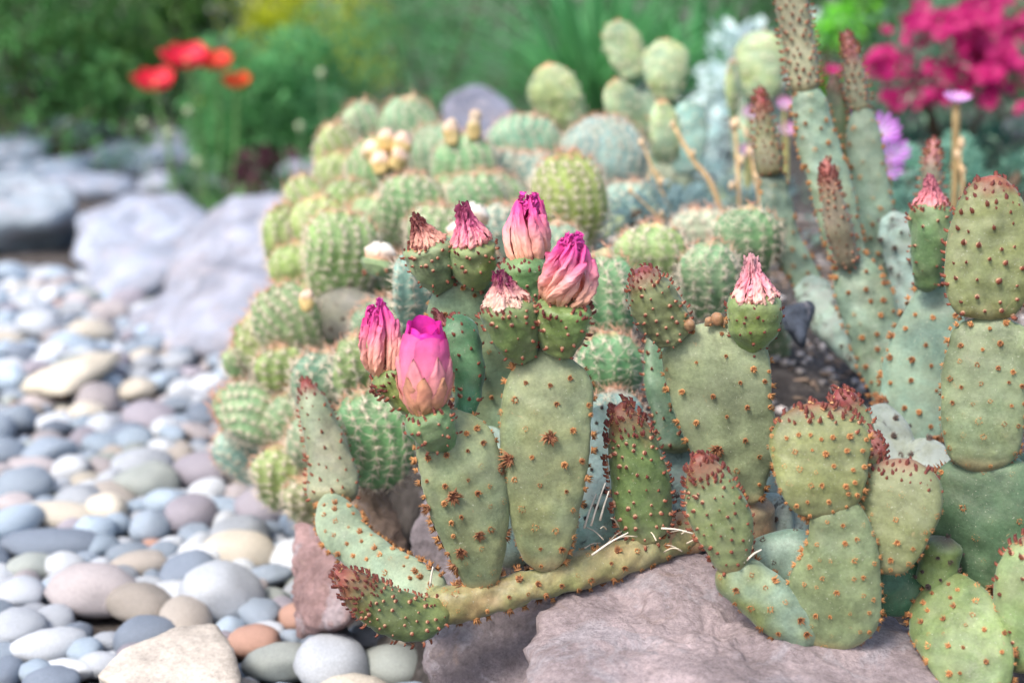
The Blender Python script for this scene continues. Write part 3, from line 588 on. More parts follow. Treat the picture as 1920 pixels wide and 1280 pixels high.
def flower(base, kind, O, axis, Rm, H, seed=0, cols=None, spin=0.0):
    r = np.random.default_rng(seed + 500); Za = nrm(axis); ref = nrm(CAMP - O); Xa = nrm(ref - (ref @ Za) * Za); Ya = np.cross(Za, Xa)
    def out(V, F, C): return mk('petal', V, F, M['petal'], base, C)
    s = np.linspace(0, 1, 15 if kind == 'bud' else 26)
    if kind == 'bud':
        egg = lambda z: np.interp(z, [0, .12, .3, .5, .7, .85, 1.0], [.42, .72, .95, 1.0, .93, .80, .66])
        BR = np.array([.30, .17, .08])
        for lay, (n, top, a, sc_, sh) in enumerate([(8, .42, .42, 1.08, .0), (7, .64, .50, 1.02, .45), (6, .83, .66, .95, .2), (5, .97, .82, .86, .62), (5, .90, .8, .64, .1), (4, .84, .9, .42, .3)]):
            for j in range(n):
                tp = top * r.uniform(.94, 1.06); z = s * tp; ph = sh + j * 2 * np.pi / n + r.uniform(-.12, .12)
                if lay == 3 and abs(math.cos(ph) - 1) < .35: tp *= .86; z = s * tp       # low lip towards the viewer
                pw = 1 if lay < 2 else .55
                hw = a * (np.minimum(1, .65 + s * 1.5)) * (np.maximum(1 - s ** 2.6, 0) ** .9 if lay < 2 else 1.08 - .12 * s ** 4) + .01
                cf = (lambda q, u_: lerp(lerp((.62, .33, .15), PEACH, min(q * 2, 1)), BR, max(q - .62, 0) * 2.3 * (1 - abs(u_) * .4))) if lay == 0 else \
                     (lambda q, u_: lerp(PEACH, lerp((.82, .28, .38), BR, max(q - .85, 0) * 4), q)) if lay == 1 else \
                     (lambda q, u_: lerp((.84, .40, .36), (.82, .10, .36), q)) if lay == 2 else (lambda q, u_: lerp((.82, .18, .36), (.80, .035, .42), q))
                out(*petal(O, Xa, Ya, Za, ph, s, Rm * sc_ * egg(z), z * H, hw, (lambda q, u_, f0=cf: np.asarray(f0(q, u_)) * (1 - .3 * abs(u_) ** 4)), .15, seed * 31 + lay * 10 + j, ridge=.08, curl=.02 if lay < 2 else .06, tround=0 if lay < 2 else .05 * H))  # petal edges darkened in the colour, painting shade into the creases
    elif kind == 'wilt':
        n = 16; prof = lambda q: np.interp(q, [0, .12, .3, .5, .68, .82, .92, 1], [.60, .90, 1.0, .97, .86, .70, .54, .34])
        tw = r.uniform(.9, 1.5) * (1 if spin >= 0 else -1)
        for j in range(n):
            lay = j % 3; ph = j * 2 * np.pi / n + r.uniform(-.16, .16); tp = [1.0, .9, .74][lay] * r.uniform(.92, 1.05); z = s * tp
            hw = .27 * r.uniform(.8, 1.25) * np.minimum(1, .7 + s) * np.maximum(1 - s ** 6, 0) ** .5 + .03; R_ = Rm * prof(z) * [.84, .94, 1.04][lay]
            cf = lambda q, u_, L_=lay: lerp(lerp((.95, .52, .32), (.90, .40, .38), min(q * 1.7, 1)) * (1 - .22 * abs(u_) ** 3), (.78, .07, .33), float(np.clip((q * [1, .9, .74][L_] - .42) * 2.3, 0, 1)))  # peach to magenta, with crease shade painted along the petal edges
            out(*petal(O, Xa, Ya, Za, ph, s, R_, z * H, hw, cf, .24, seed * 37 + j, ridge=.20, curl=-.10, twist=tw * r.uniform(.6, 1.3), nu=11, fs=1.3))
        for j in range(12):                     # crumpled knot of petal tips
            ph = j * 2 * np.pi / 9 + r.uniform(-.3, .3); z = np.linspace(.64, r.uniform(.90, 1.10), 26); R_ = Rm * np.linspace(.56, r.uniform(.10, .42), 26)
            out(*petal(O, Xa, Ya, Za, ph, s, R_, z * H, .42 + 0 * s, lambda q, u_: lerp((.80, .09, .33), (.74, .06, .38), q), .75, seed * 41 + j, ridge=.05, twist=.8, nu=8, fs=2.2))
    elif kind == 'dry':
        c0, c1, c2 = [np.clip(np.array(v) * f_, 0, .95) for v, f_ in zip(cols, (1.15, 1.2, 1.0))] if cols else ((.70, .46, .32), (.55, .20, .24), (.22, .05, .08))
        n = 24; prof = lambda q: np.interp(q, [0, .06, .25, .45, .62, .8, 1], [.90, 1.0, .76, .50, .31, .24, .20])
        for j in range(n):
            ph = j * 2 * np.pi / n + r.uniform(-.12, .12); tp = r.uniform(.55, 1.03); z = s * tp - .05 * r.uniform(0, 1); sgn = r.uniform(.78, 1.06)
            hw = .15 * r.uniform(.7, 1.3) * (1 + .6 * s) * np.maximum(1 - s ** 8, 0) ** .5 + .02
            cf = lambda q, u_: lerp(lerp(c0, c1, float(np.clip(q * 1.6 + .6 * abs(u_) ** 2 - .2, 0, 1))), c2, float(np.clip((q - .5) * 2.4, 0, 1)))  # dried petal tones, drawn darker at the edges as painted crease shade
            out(*petal(O, Xa, Ya, Za, ph, s, Rm * prof(z) * sgn, z * H, hw, cf, .36, seed * 43 + j, ridge=.12, twist=r.uniform(-.3, .6), nu=7, fs=1.5))
        for j in range(6):
            ph = j * 1.05; z = np.linspace(.6, r.uniform(.92, 1.08), 26); R_ = Rm * np.linspace(.26, r.uniform(.08, .28), 26)
            out(*petal(O, Xa, Ya, Za, ph, s, R_, z * H, .5 + 0 * s, lambda q, u_: lerp(c1, c2, q), .45, seed * 47 + j, twist=.8, nu=6, fs=2.0))
def fruit(root, pts, W, c1=(.16, .21, .07), seed=1, leaft=.86, fl=None, fr=.8, fh=1.2, tip=None, cols=None, sp=.0082, axis=None, spin=0, **kw):
    d_ = dict(T=.95, prof='cup', cb=.10, ct=.16, c1=c1, c2=np.array(c1) * np.array([.85, 1.05, 1.2]), ar='young', sp=sp, asz=.00125, bh=.0013, bs=.003, halo=.12, name='flower_base', nt=40, nth=48, leaft=leaft, seed=seed, jit=.95)
    d_.update(kw); p = pad(root, pts, W * .92, **d_)
    if fl:
        ax = p.dir if axis is None else nrm(axis); O = p.tip - p.dir * p.L * .09
        flower(p.o, fl, O, ax, p.hw * fr * (.92 if fl != 'bud' else 1.05), p.hw * 2 * fh * 1.05, seed, cols, spin)
    return p

GREY, GREY2 = (.205, .23, .11), (.175, .22, .12)
YNG = (.15, .185, .055); OLDC = (.22, .34, .28); RED = (.21, .045, .035)
# ---- plant A: branch lying over the boulder, two tall pads and pink flowers
A = thing('prickly_pear', at(1000, 1105, .93), 'prickly pear with pink flowers on a branch sprawling over the boulder', 'cactus')
pad(A, [(1330, 985, .975), (1230, 1020, .955), (1120, 1062, .94), (1000, 1095, .93), (880, 1128, .925), (800, 1138, .93)], 60, .9, prof='branch', cb=.04, ct=.08, c1=(.20, .215, .085), c2=(.33, .215, .105), ar='tuft', sp=.0105, asz=.0019, bh=.0022, halo=.35, name='branch', nt=90, nth=44, knob=.0012, wob=.14, basecol=(.38, .23, .12))
pad(A, [(1340, 980, .982), (1250, 1012, .962), (1160, 1046, .948)], 66, .9, prof=[1, 1.05, .9], cb=.08, ct=.2, c1=(.36, .22, .12), c2=(.26, .14, .075), ar='tuft', sp=.014, asz=.0018, bh=.002, name='woody_branch', nt=50, nth=40, knob=.0016, wob=.15, label='brown corky end of the branch')
pad(A, [(832, 1138, .925), (782, 1160, .915), (712, 1136, .905), (630, 1068, .895)], 84, .75, prof=[.5, .85, 1.02, 1.02, .9, .62], c1=(.15, .19, .06), c2=(.13, .19, .08), tip=RED, tipt=.70, ar='young', sp=.0078, asz=.0012, bh=.0013, bs=.003, leaft=.74, label='curled young pad with a red-brown tip')
# pale bent arm with a finger on it
pad(A, [(830, 1115, .95), (740, 1075, .98), (655, 1010, 1.02), (610, 930, 1.05)], 84, .6, prof=[.85, 1, .95, 1.0, 1.05, .95], c1=(.20, .265, .18), c2=(.225, .28, .18), ar='tuft', sp=.0105, asz=.0016, bh=.0008, label='pale mint-green bent arm', basecol=(.3, .33, .2))
pad(A, [(625, 945, 1.05), (620, 880, 1.07), (600, 800, 1.08), (572, 712, 1.09)], 86, .6, prof='spear', c1=(.19, .24, .15), c2=(.20, .20, .13), tip=RED, tipt=.80, ar='young', sp=.011, asz=.0013, bh=.001, leaft=.82)
# tall left pad
p1 = pad(A, [(905, 1105, .925), (890, 1020, .915), (868, 910, .905), (838, 775, .90)], 146, .30, 8, prof=[.34, .55, .82, 1.0, 1.02, .95], ct=.18, c1=GREY, c2=GREY2, ar='tuft', sp=.0115, asz=.0016, bh=.0012, basecol=(.30, .22, .10), nt=60, nth=76, big=.07)
p2 = pad(A, [(1022, 1068, .925), (1022, 960, .915), (1026, 820, .905), (1030, 655, .905)], 158, .29, -4, prof=[.38, .60, .84, .98, 1.0, .92], c1=GREY, c2=GREY2, ar='tuft', sp=.0150, asz=.0018, bh=.0013, bs=.0055, ct=.16, basecol=(.34, .24, .11), nt=64, nth=76, big=.05)
p3 = pad(A, [(965, 900, 1.03), (935, 780, 1.02), (895, 640, 1.0), (860, 515, .985)], 154, .28, 4, prof=[.40, .64, .86, 1.0, 1.0, .9], c1=(.21, .26, .14), c2=(.17, .26, .16), ar='tuft', sp=.018, asz=.0017, bh=.0008, ct=.2, nt=54, nth=66)
pad(A, [(950, 1060, .97), (955, 985, .99), (940, 880, 1.01), (880, 715, 1.03)], 92, .4, 10, prof=[.8, .9, .95, .95, .9, .8], c1=(.30, .43, .35), c2=(.36, .46, .39), ar='dark', sp=.014, asz=.0013, bh=.0006, mat='skin', label='pale mint pad between the tall pads', ct=.2)
pad(A, [(1212, 1020, .95), (1205, 950, .94), (1190, 860, .935), (1163, 752, .93)], 102, .62, prof=[.58, .90, 1.06, 1.02, .86, .60], c1=(.13, .19, .055), c2=(.11, .17, .06), tip=(.24, .06, .04), tipt=.72, ar='young', sp=.0088, asz=.0014, bh=.0017, bs=.0035, leaft=.80, basecol=(.35, .24, .08), label='upright young pad with a dark red tip')
# old, pale, weathered pads behind
for q in ([(1110, 1035, .985), (1105, 960, 1.0), (1120, 860, 1.015), (1140, 760, 1.03)], [(1250, 1010, 1.0), (1262, 940, 1.01), (1265, 860, 1.02), (1240, 800, 1.03)], [(1060, 1050, .97), (1130, 1000, .975), (1200, 965, .985), (1270, 960, 1.0)]):
    pad(A, q, 120, .45, 10, c1=OLDC, c2=(.36, .48, .45), ar='dark', sp=.014, asz=.0017, bh=.0008, mat='old', label='weathered pale mint pad', nt=36, nth=44)
# flowers of the left pad
fruit(A, [(842, 838, .90), (816, 808, .892), (794, 768, .886)], 96, (.12, .20, .06), 21, fl='bud', fr=1.04, fh=1.92, axis=at(786, 610, .872) - at(789, 772, .880), leaft=.80)
fruit(A, [(815, 790, .915), (762, 738, .915), (718, 690, .912)], 86, (.18, .22, .06), 22, fl='wilt', fr=.98, fh=1.58, axis=at(694, 590, .905) - at(712, 690, .912), leaft=.75)
fruit(A, [(868, 790, .92), (880, 720, .925), (862, 640, .925), (850, 625, .93)], 74, (.08, .19, .08), 23, fl='dry', fr=.85, fh=1.0, axis=at(812, 588, .92) - at(856, 640, .925), leaft=.8, cols=((.5, .30, .26), (.40, .14, .16), (.2, .06, .06)), ct=.1)
# flowers of the middle pad
fruit(A, [(985, 672, .905), (965, 625, .895), (948, 560, .888)], 108, (.15, .20, .06), 24, fl='dry', fr=.96, fh=.66, axis=at(930, 495, .88) - at(946, 560, .888), cols=((.74, .55, .42), (.62, .30, .28), (.26, .03, .10)))
fruit(A, [(1045, 665, .90), (1052, 622, .895), (1060, 562, .888)], 112, (.17, .22, .06), 25, fl='wilt', fr=.94, fh=1.16, axis=at(1072, 448, .88) - at(1060, 560, .888), leaft=.8)
fruit(A, [(1000, 640, .945), (990, 560, .95), (985, 480, .945)], 96, (.11, .18, .06), 26, fl='wilt', fr=.90, fh=1.38, axis=at(990, 365, .94) - at(984, 485, .945), leaft=.84, spin=-1)
# flowers of the rear pad
fruit(A, [(830, 540, .985), (812, 500, .975), (798, 452, .968)], 96, (.19, .23, .10), 27, fl='dry', fr=.86, fh=.70, axis=at(775, 398, .96) - at(800, 455, .968), cols=((.72, .42, .30), (.55, .24, .20), (.2, .05, .05)))
fruit(A, [(895, 535, .985), (890, 495, .972), (886, 448, .962)], 94, (.18, .23, .06), 28, fl='dry', fr=.92, fh=.88, axis=at(868, 385, .955) - at(886, 450, .962), cols=((.78, .38, .34), (.60, .12, .26), (.26, .04, .10)))
# bud at the branch's brown end
flush(A)

# ---- plant B: broad pad with a bud finger and a wilted flower
B = thing('prickly_pear', at(1395, 945, .98), 'prickly pear with one broad heart-shaped grey-green pad and a finger-like bud', 'cactus')
pb = pad(B, [(1400, 945, .965), (1385, 860, .955), (1350, 740, .945), (1338, 605, .94)], 188, .25, -10, prof=[.28, .52, .82, .99, 1.0, .94], cb=.06, ct=.14, c1=(.21, .25, .135), c2=(.22, .26, .15), ar='tuft', sp=.0160, asz=.0017, bh=.0008, nt=64, nth=80, basecol=(.32, .24, .12), big=.04)
pad(B, [(1268, 640, .945), (1245, 600, .938), (1222, 555, .93), (1200, 503, .925)], 86, .8, prof=[.7, .98, 1.06, 1.0, .88, .72], c1=(.17, .20, .075), c2=(.15, .17, .07), tip=(.22, .05, .045), tipt=.72, ar='young', sp=.0075, asz=.00115, bh=.0014, bs=.0022, leaft=.84, name='bud', ct=.34)
fruit(B, [(1400, 655, .94), (1412, 610, .93), (1415, 552, .922)], 102, (.17, .22, .06), 31, fl='dry', fr=1.04, fh=.84, axis=at(1408, 478, .918) - at(1415, 555, .922), cols=((.80, .50, .40), (.70, .22, .30), (.62, .34, .36)), leaft=.80)
pad(B, [(1275, 850, 1.0), (1262, 790, 1.01), (1245, 700, 1.02), (1235, 600, 1.03)], 84, .45, 25, c1=(.11, .20, .11), c2=(.10, .18, .11), tip=(.2, .09, .07), tipt=.8, ar='young', sp=.012, asz=.0013, bh=.001, prof=[.8, 1, 1, .95, .85, .7], label='dark green pad in the shade of the broad pad')
for q in ([(1470, 1020, .99), (1475, 970, 1.0), (1470, 915, 1.01), (1440, 880, 1.02)], [(1330, 1000, 1.0), (1380, 985, .995), (1440, 975, .99), (1490, 990, .985)]):
    pad(B, q, 105, .5, 15, c1=OLDC, c2=(.42, .46, .42), ar='dark', sp=.014, asz=.0017, bh=.0008, mat='old', label='weathered whitish pad', nt=36, nth=44)
pad(B, [(1395, 1030, .99), (1400, 985, .985), (1402, 930, .97)], 110, .7, prof=[1.2, 1.0, .8], c1=(.30, .20, .12), c2=(.24, .15, .09), ar=None, name='woody_stump', nt=24, nth=30, ct=.2)
for px, py in ((1283, 598), (1293, 612), (1345, 600), (1330, 606), (1360, 606)):
    pad(B, [(px, py + 5, .932), (px, py - 9, .929)], 13, .9, prof='round', cb=.3, ct=.4, knob=.0008, c1=(.30, .15, .07), c2=(.22, .10, .05), ar='pale', sp=.003, asz=.0006, bh=.0004, bs=.001, name='dried_bud', nt=14, nth=16)
flush(B)

# ---- plant C: front right, pads with deep red rims
Cc = thing('prickly_pear', at(1540, 1205, .89), 'prickly pear with dark red-rimmed young pads resting on the boulder', 'cactus')
pad(Cc, [(1372, 1068, .885), (1362, 1010, .88), (1338, 940, .875), (1308, 852, .87)], 96, .62, prof=[.46, .76, .98, 1.04, .92, .70], c1=(.155, .19, .08), c2=(.13, .175, .07), tip=(.23, .05, .035), tipt=.80, ar='young', sp=.0078, asz=.0013, bh=.0010, bs=.003, leaft=.80, basecol=(.4, .25, .1), label='upright finger pad with a tuft of red leaves')
pad(Cc, [(1352, 1062, .89), (1410, 1100, .885), (1470, 1150, .882), (1530, 1195, .885)], 86, .7, 10, prof=[.8, 1, 1, 1, 1, .9], c1=(.17, .21, .08), c2=(.215, .30, .22), ar='tuft', sp=.0115, asz=.0019, bh=.001, name='pad', big=.05, ct=.15, label='old green and mint joint speckled with brown areoles')
pad(Cc, [(1420, 1075, .915), (1500, 1060, .91), (1560, 1090, .90)], 130, .5, 10, prof='branch', c1=(.20, .31, .24), c2=(.24, .33, .26), ar='dark', sp=.016, asz=.0017, bh=.0006, ct=.3, nt=30, nth=40)
pc = pad(Cc, [(1552, 1214, .885), (1562, 1125, .875), (1576, 1030, .87), (1566, 935, .868)], 164, .32, 3, prof=[.74, 1.0, 1.0, .84, .64, .54], cb=.2, ct=.16, c1=(.175, .225, .12), c2=(.165, .21, .10), ar='pale', sp=.0108, asz=.00145, bh=.0010, nt=60, nth=76, basecol=(.3, .22, .08), big=.05)
pad(Cc, [(1555, 968, .868), (1545, 910, .865), (1540, 840, .868), (1540, 752, .872)], 172, .25, 6, prof=[.46, .78, .96, 1.04, 1.12, 1.14], cb=.12, ct=.42, c1=(.175, .19, .07), c2=(.155, .175, .07), tip=(.23, .05, .035), tipt=.86, ar='pale', sp=.0097, asz=.00145, bh=.0010, halo=.1, leaft=.86, youngt=.78, nt=54, nth=76, label='rounded yellow-green pad with a dark red rim')
pad(Cc, [(1655, 1070, .875), (1668, 1010, .87), (1685, 935, .87), (1695, 862, .872)], 142, .26, -8, prof=[.42, .70, .92, 1.04, 1.12, 1.12], cb=.12, ct=.42, c1=(.17, .19, .085), c2=(.16, .18, .08), tip=(.23, .05, .035), tipt=.83, ar='pale', sp=.0092, asz=.0014, bh=.0010, halo=.1, leaft=.83, youngt=.74, nt=50, nth=70, label='yellow-green pad with an orange-red rim')
pad(Cc, [(1615, 960, .885), (1632, 900, .89), (1640, 850, .892), (1632, 808, .892)], 52, .8, prof='spear', c1=(.14, .22, .07), tip=(.26, .045, .05), tipt=.45, ar='young', sp=.0085, asz=.0013, bh=.001, leaft=.5, name='bud', nt=26, nth=30)
pad(Cc, [(1600, 850, .90), (1600, 800, .905), (1588, 762, .905), (1568, 730, .905)], 70, .6, prof='spear', c1=(.15, .18, .07), tip=(.26, .05, .05), tipt=.5, ar='young', sp=.0085, asz=.0013, bh=.001, leaft=.55, name='bud', nt=26, nth=30)
pad(Cc, [(1640, 1075, .91), (1680, 1085, .91), (1725, 1070, .915)], 138, .5, prof='branch', ct=.2, c1=(.06, .17, .09), c2=(.07, .16, .08), ar='pale', sp=.015, asz=.0015, bh=.0005, label='dark bottle-green joint', nt=34, nth=44)
flush(Cc)

# ---- plant D: stacked pads on the right
Dd = thing('prickly_pear', at(1790, 1120, .92), 'prickly pear with three pads stacked into a column beside the boulder', 'cactus')
pad(Dd, [(1830, 1110, .905), (1838, 1040, .90), (1845, 960, .895), (1850, 850, .895)], 184, .28, -6, prof=[.50, .84, 1.0, 1.02, .98, .92], cb=.12, ct=.16, c1=(.085, .155, .08), c2=(.07, .125, .065), ar='tuft', sp=.0170, asz=.0020, bh=.0008, nt=56, nth=76, big=.3, label='dark green bottom pad')
pad(Dd, [(1838, 882, .89), (1842, 800, .885), (1848, 700, .882), (1858, 590, .882)], 146, .29, -4, prof=[.52, .86, .98, 1.0, .98, .90], cb=.12, ct=.14, c1=(.165, .205, .105), c2=(.15, .20, .115), ar='tuft', sp=.0106, asz=.0015, bh=.0010, nt=58, nth=70, basecol=(.32, .22, .1), label='grey-green middle pad of the column')
pad(Dd, [(1848, 602, .88), (1852, 520, .876), (1856, 430, .875), (1858, 335, .876)], 144, .29, 4, prof=[.66, .92, 1.0, 1.02, .95, .84], cb=.10, ct=.42, c1=(.175, .195, .075), c2=(.155, .18, .075), tip=(.23, .05, .035), tipt=.84, ar='young', sp=.0105, asz=.0016, bh=.0011, bs=.0035, leaft=.84, nt=56, nth=70, label='top pad of the column with a dark red crown')
pad(Dd, [(1905, 1000, .915), (1930, 930, .92), (1945, 850, .925)], 110, .4, -30, c1=(.16, .23, .13), ar='tuft', sp=.017, asz=.0018, bh=.0006, nt=34, nth=44)
pad(Dd, [(1748, 1095, .90), (1758, 1060, .895), (1768, 1005, .89)], 72, .9, prof='branch', ct=.16, c1=(.17, .24, .08), c2=(.15, .22, .09), tip=(.12, .10, .08), tipt=.8, ar='dark', sp=.010, asz=.0014, bh=.001, name='cut_stub', nt=30, nth=34, label='green stub with a grey dried end')
pad(Dd, [(1738, 1105, .90), (1775, 1150, .878), (1815, 1215, .86), (1850, 1330, .842)], 158, .3, 4, prof=[.62, .9, 1.02, 1.0, .95, .9], ct=.3, c1=(.17, .225, .08), c2=(.15, .22, .09), ar='tuft', sp=.0105, asz=.0015, bh=.0011, nt=52, nth=66, label='yellow-green pad hanging down past the boulder')
pad(Dd, [(1905, 1260, .86), (1915, 1180, .855), (1930, 1090, .85), (1945, 1000, .85)], 110, .45, -15, prof='long', c1=(.17, .23, .09), c2=(.14, .22, .09), tip=(.2, .05, .04), tipt=.8, ar='young', sp=.0125, asz=.0015, bh=.001, leaft=.86, nt=44, nth=52)
# bluish pad behind with a flower on top, and the old whitish pads below
pad(Dd, [(1700, 850, 1.08), (1712, 780, 1.08), (1735, 660, 1.075), (1765, 520, 1.07)], 140, .30, -14, prof=[.42, .76, .95, 1.0, .92, .78], c1=(.15, .25, .19), c2=(.17, .26, .20), ar='tuft', sp=.0150, asz=.0019, bh=.0009, nt=52, nth=64, big=.12, label='blue-green pad in the shade')
fruit(Dd, [(1735, 545, 1.06), (1742, 470, 1.05), (1745, 372, 1.045)], 84, (.15, .22, .08), 41, fl='dry', fr=.88, fh=.74, axis=at(1745, 310, 1.04) - at(1745, 378, 1.045), cols=((.70, .28, .27), (.62, .20, .24), (.38, .12, .16)), leaft=.84, sp=.0115)
for q in ([(1650, 1000, 1.0), (1655, 930, 1.02), (1660, 850, 1.04), (1650, 760, 1.06)], [(1790, 960, 1.0), (1765, 920, 1.01), (1740, 880, 1.02), (1690, 845, 1.04)]):
    pad(Dd, q, 110, .5, 10, c1=(.20, .24, .21), c2=(.26, .28, .25), ar='dark', sp=.014, asz=.0018, bh=.001, mat='old', label='weathered whitish pad', nt=36, nth=44)
flush(Dd)

# ---- plant E: tall columnar pads behind on the right
E = thing('prickly_pear', at(1690, 850, 1.16), 'tall prickly pear with narrow upright blue-green pads ending in red-brown tips', 'cactus')
EC1, EC2 = (.155, .225, .165), (.17, .235, .145)
def ep(pts, W, **kw):
    d_ = dict(T=.55, prof='long', c1=EC1, c2=EC2, ar='tuft', sp=.0125, asz=.0017, bh=.0019, bs=.004, ct=.2, nt=60, nth=48, wob=.07); d_.update(kw); return pad(E, pts, W * .82, **d_)
ep([(1715, 850, 1.15), (1680, 730, 1.16), (1640, 610, 1.17), (1585, 470, 1.18)], 118, label='long leaning lower pad')
ep([(1598, 520, 1.18), (1570, 400, 1.19), (1535, 270, 1.20), (1508, 165, 1.20)], 84, yaw=20)
ep([(1510, 180, 1.20), (1500, 100, 1.20), (1488, 10, 1.20), (1476, -90, 1.20)], 74, prof='finger', T=.8, ar='young', sp=.0068, asz=.0014, bh=.0017, c1=(.20, .20, .12), c2=(.22, .2, .14), tip=RED, tipt=.85, leaft=.88, ct=.3)
ep([(1592, 505, 1.168), (1576, 440, 1.16), (1560, 370, 1.155), (1547, 300, 1.15)], 52, prof='spear', T=.8, ar='young', sp=.0062, asz=.00125, bh=.0014, c1=(.17, .16, .10), c2=(.2, .16, .12), tip=(.3, .07, .06), tipt=.66, leaft=.8, name='bud', nt=30, nth=30)
ep([(1570, 620, 1.26), (1520, 540, 1.26), (1470, 440, 1.26), (1445, 310, 1.26)], 68, c1=(.19, .27, .21), c2=(.20, .27, .19), yaw=35)
ep([(1448, 330, 1.255), (1440, 280, 1.255), (1432, 230, 1.255), (1422, 165, 1.255)], 58, prof='spear', T=.8, ar='young', sp=.0064, asz=.00125, bh=.0014, c1=(.17, .18, .09), c2=(.2, .17, .12), tip=(.3, .06, .06), tipt=.62, leaft=.84, nt=30, nth=30)
ep([(1600, 590, 1.27), (1600, 490, 1.27), (1585, 350, 1.27), (1562, 140, 1.27)], 62, prof='finger', c1=(.11, .16, .06), c2=(.10, .17, .08), tip=(.2, .08, .06), tipt=.88, T=.7, label='dark olive upright pad')
ep([(1680, 640, 1.25), (1655, 520, 1.25), (1635, 380, 1.25), (1612, 195, 1.25)], 72, prof='long', c1=(.18, .26, .19), c2=(.17, .25, .18))
ep([(1614, 210, 1.25), (1605, 165, 1.25), (1598, 120, 1.25), (1586, 62, 1.25)], 54, prof='spear', T=.8, ar='young', sp=.0062, asz=.00125, bh=.0014, c1=(.20, .19, .12), tip=(.27, .08, .08), tipt=.55, leaft=.86, nt=30, nth=30)
ep([(1745, 420, 1.22), (1745, 360, 1.22), (1748, 310, 1.22), (1752, 262, 1.22)], 54, prof='spear', T=.8, ar='young', sp=.0064, asz=.00125, bh=.0013, c1=(.20, .17, .12), tip=(.3, .09, .10), tipt=.55, leaft=.86, nt=30, nth=30)
ep([(1730, 760, 1.2), (1735, 650, 1.21), (1740, 530, 1.215), (1746, 400, 1.22)], 80, c1=(.16, .25, .19))
for q in ([(1730, 640, 1.22), (1710, 560, 1.22), (1695, 480, 1.22), (1670, 400, 1.22)], [(1660, 700, 1.2), (1620, 660, 1.21), (1560, 600, 1.23), (1500, 520, 1.26)]):
    ep(q, 84, c1=(.24, .34, .30), c2=(.26, .36, .32), mat='old', ar='dark')
flush(E)

# ---- plant F: low clump of round, densely spined pads
Fp = thing('spiny_prickly_pear', at(760, 760, 1.5), 'dense clump of round spiny pads spilling over the pebbles', 'cactus')
FY, FG, FB = (.27, .34, .10), (.14, .27, .09), (.19, .30, .23)
ORG = (.62, .30, .18)
def fp(cx, cy, wd, hh, d, tilt=0, c=FG, yaw=0, T=.48, sp=None, prof=[.55, .82, .98, 1.0, .97, .88], stag=True, drift=0.0, root=None, **kw):
    hh *= 1.12; wd *= 1.04
    t = math.radians(tilt); ux, uy = math.sin(t), -math.cos(t); b = (cx - ux * hh * .56, cy - uy * hh * .56, d + .03); m = (cx, cy, d); e = (cx + ux * hh * .5, cy + uy * hh * .5, d - .005)
    d_ = dict(T=T, prof=prof, c1=np.array(c) * 1.18 + .02, c2=np.array(c) * np.array([1.0, 1.1, 1.25]), sp=sp or .0095, asz=.0011, bh=.0026, bs=.0034, ct=.42, cb=.16, halo=.05, spines=True, red=(.60, .33, .22), nt=40, nth=56, tip=ORG, tipt=.90, tipw=.6, stag=stag, drift=drift, jit=.12); d_.update(kw)
    return pad(root or Fp, [b, m, e], wd, yaw=yaw, **d_)
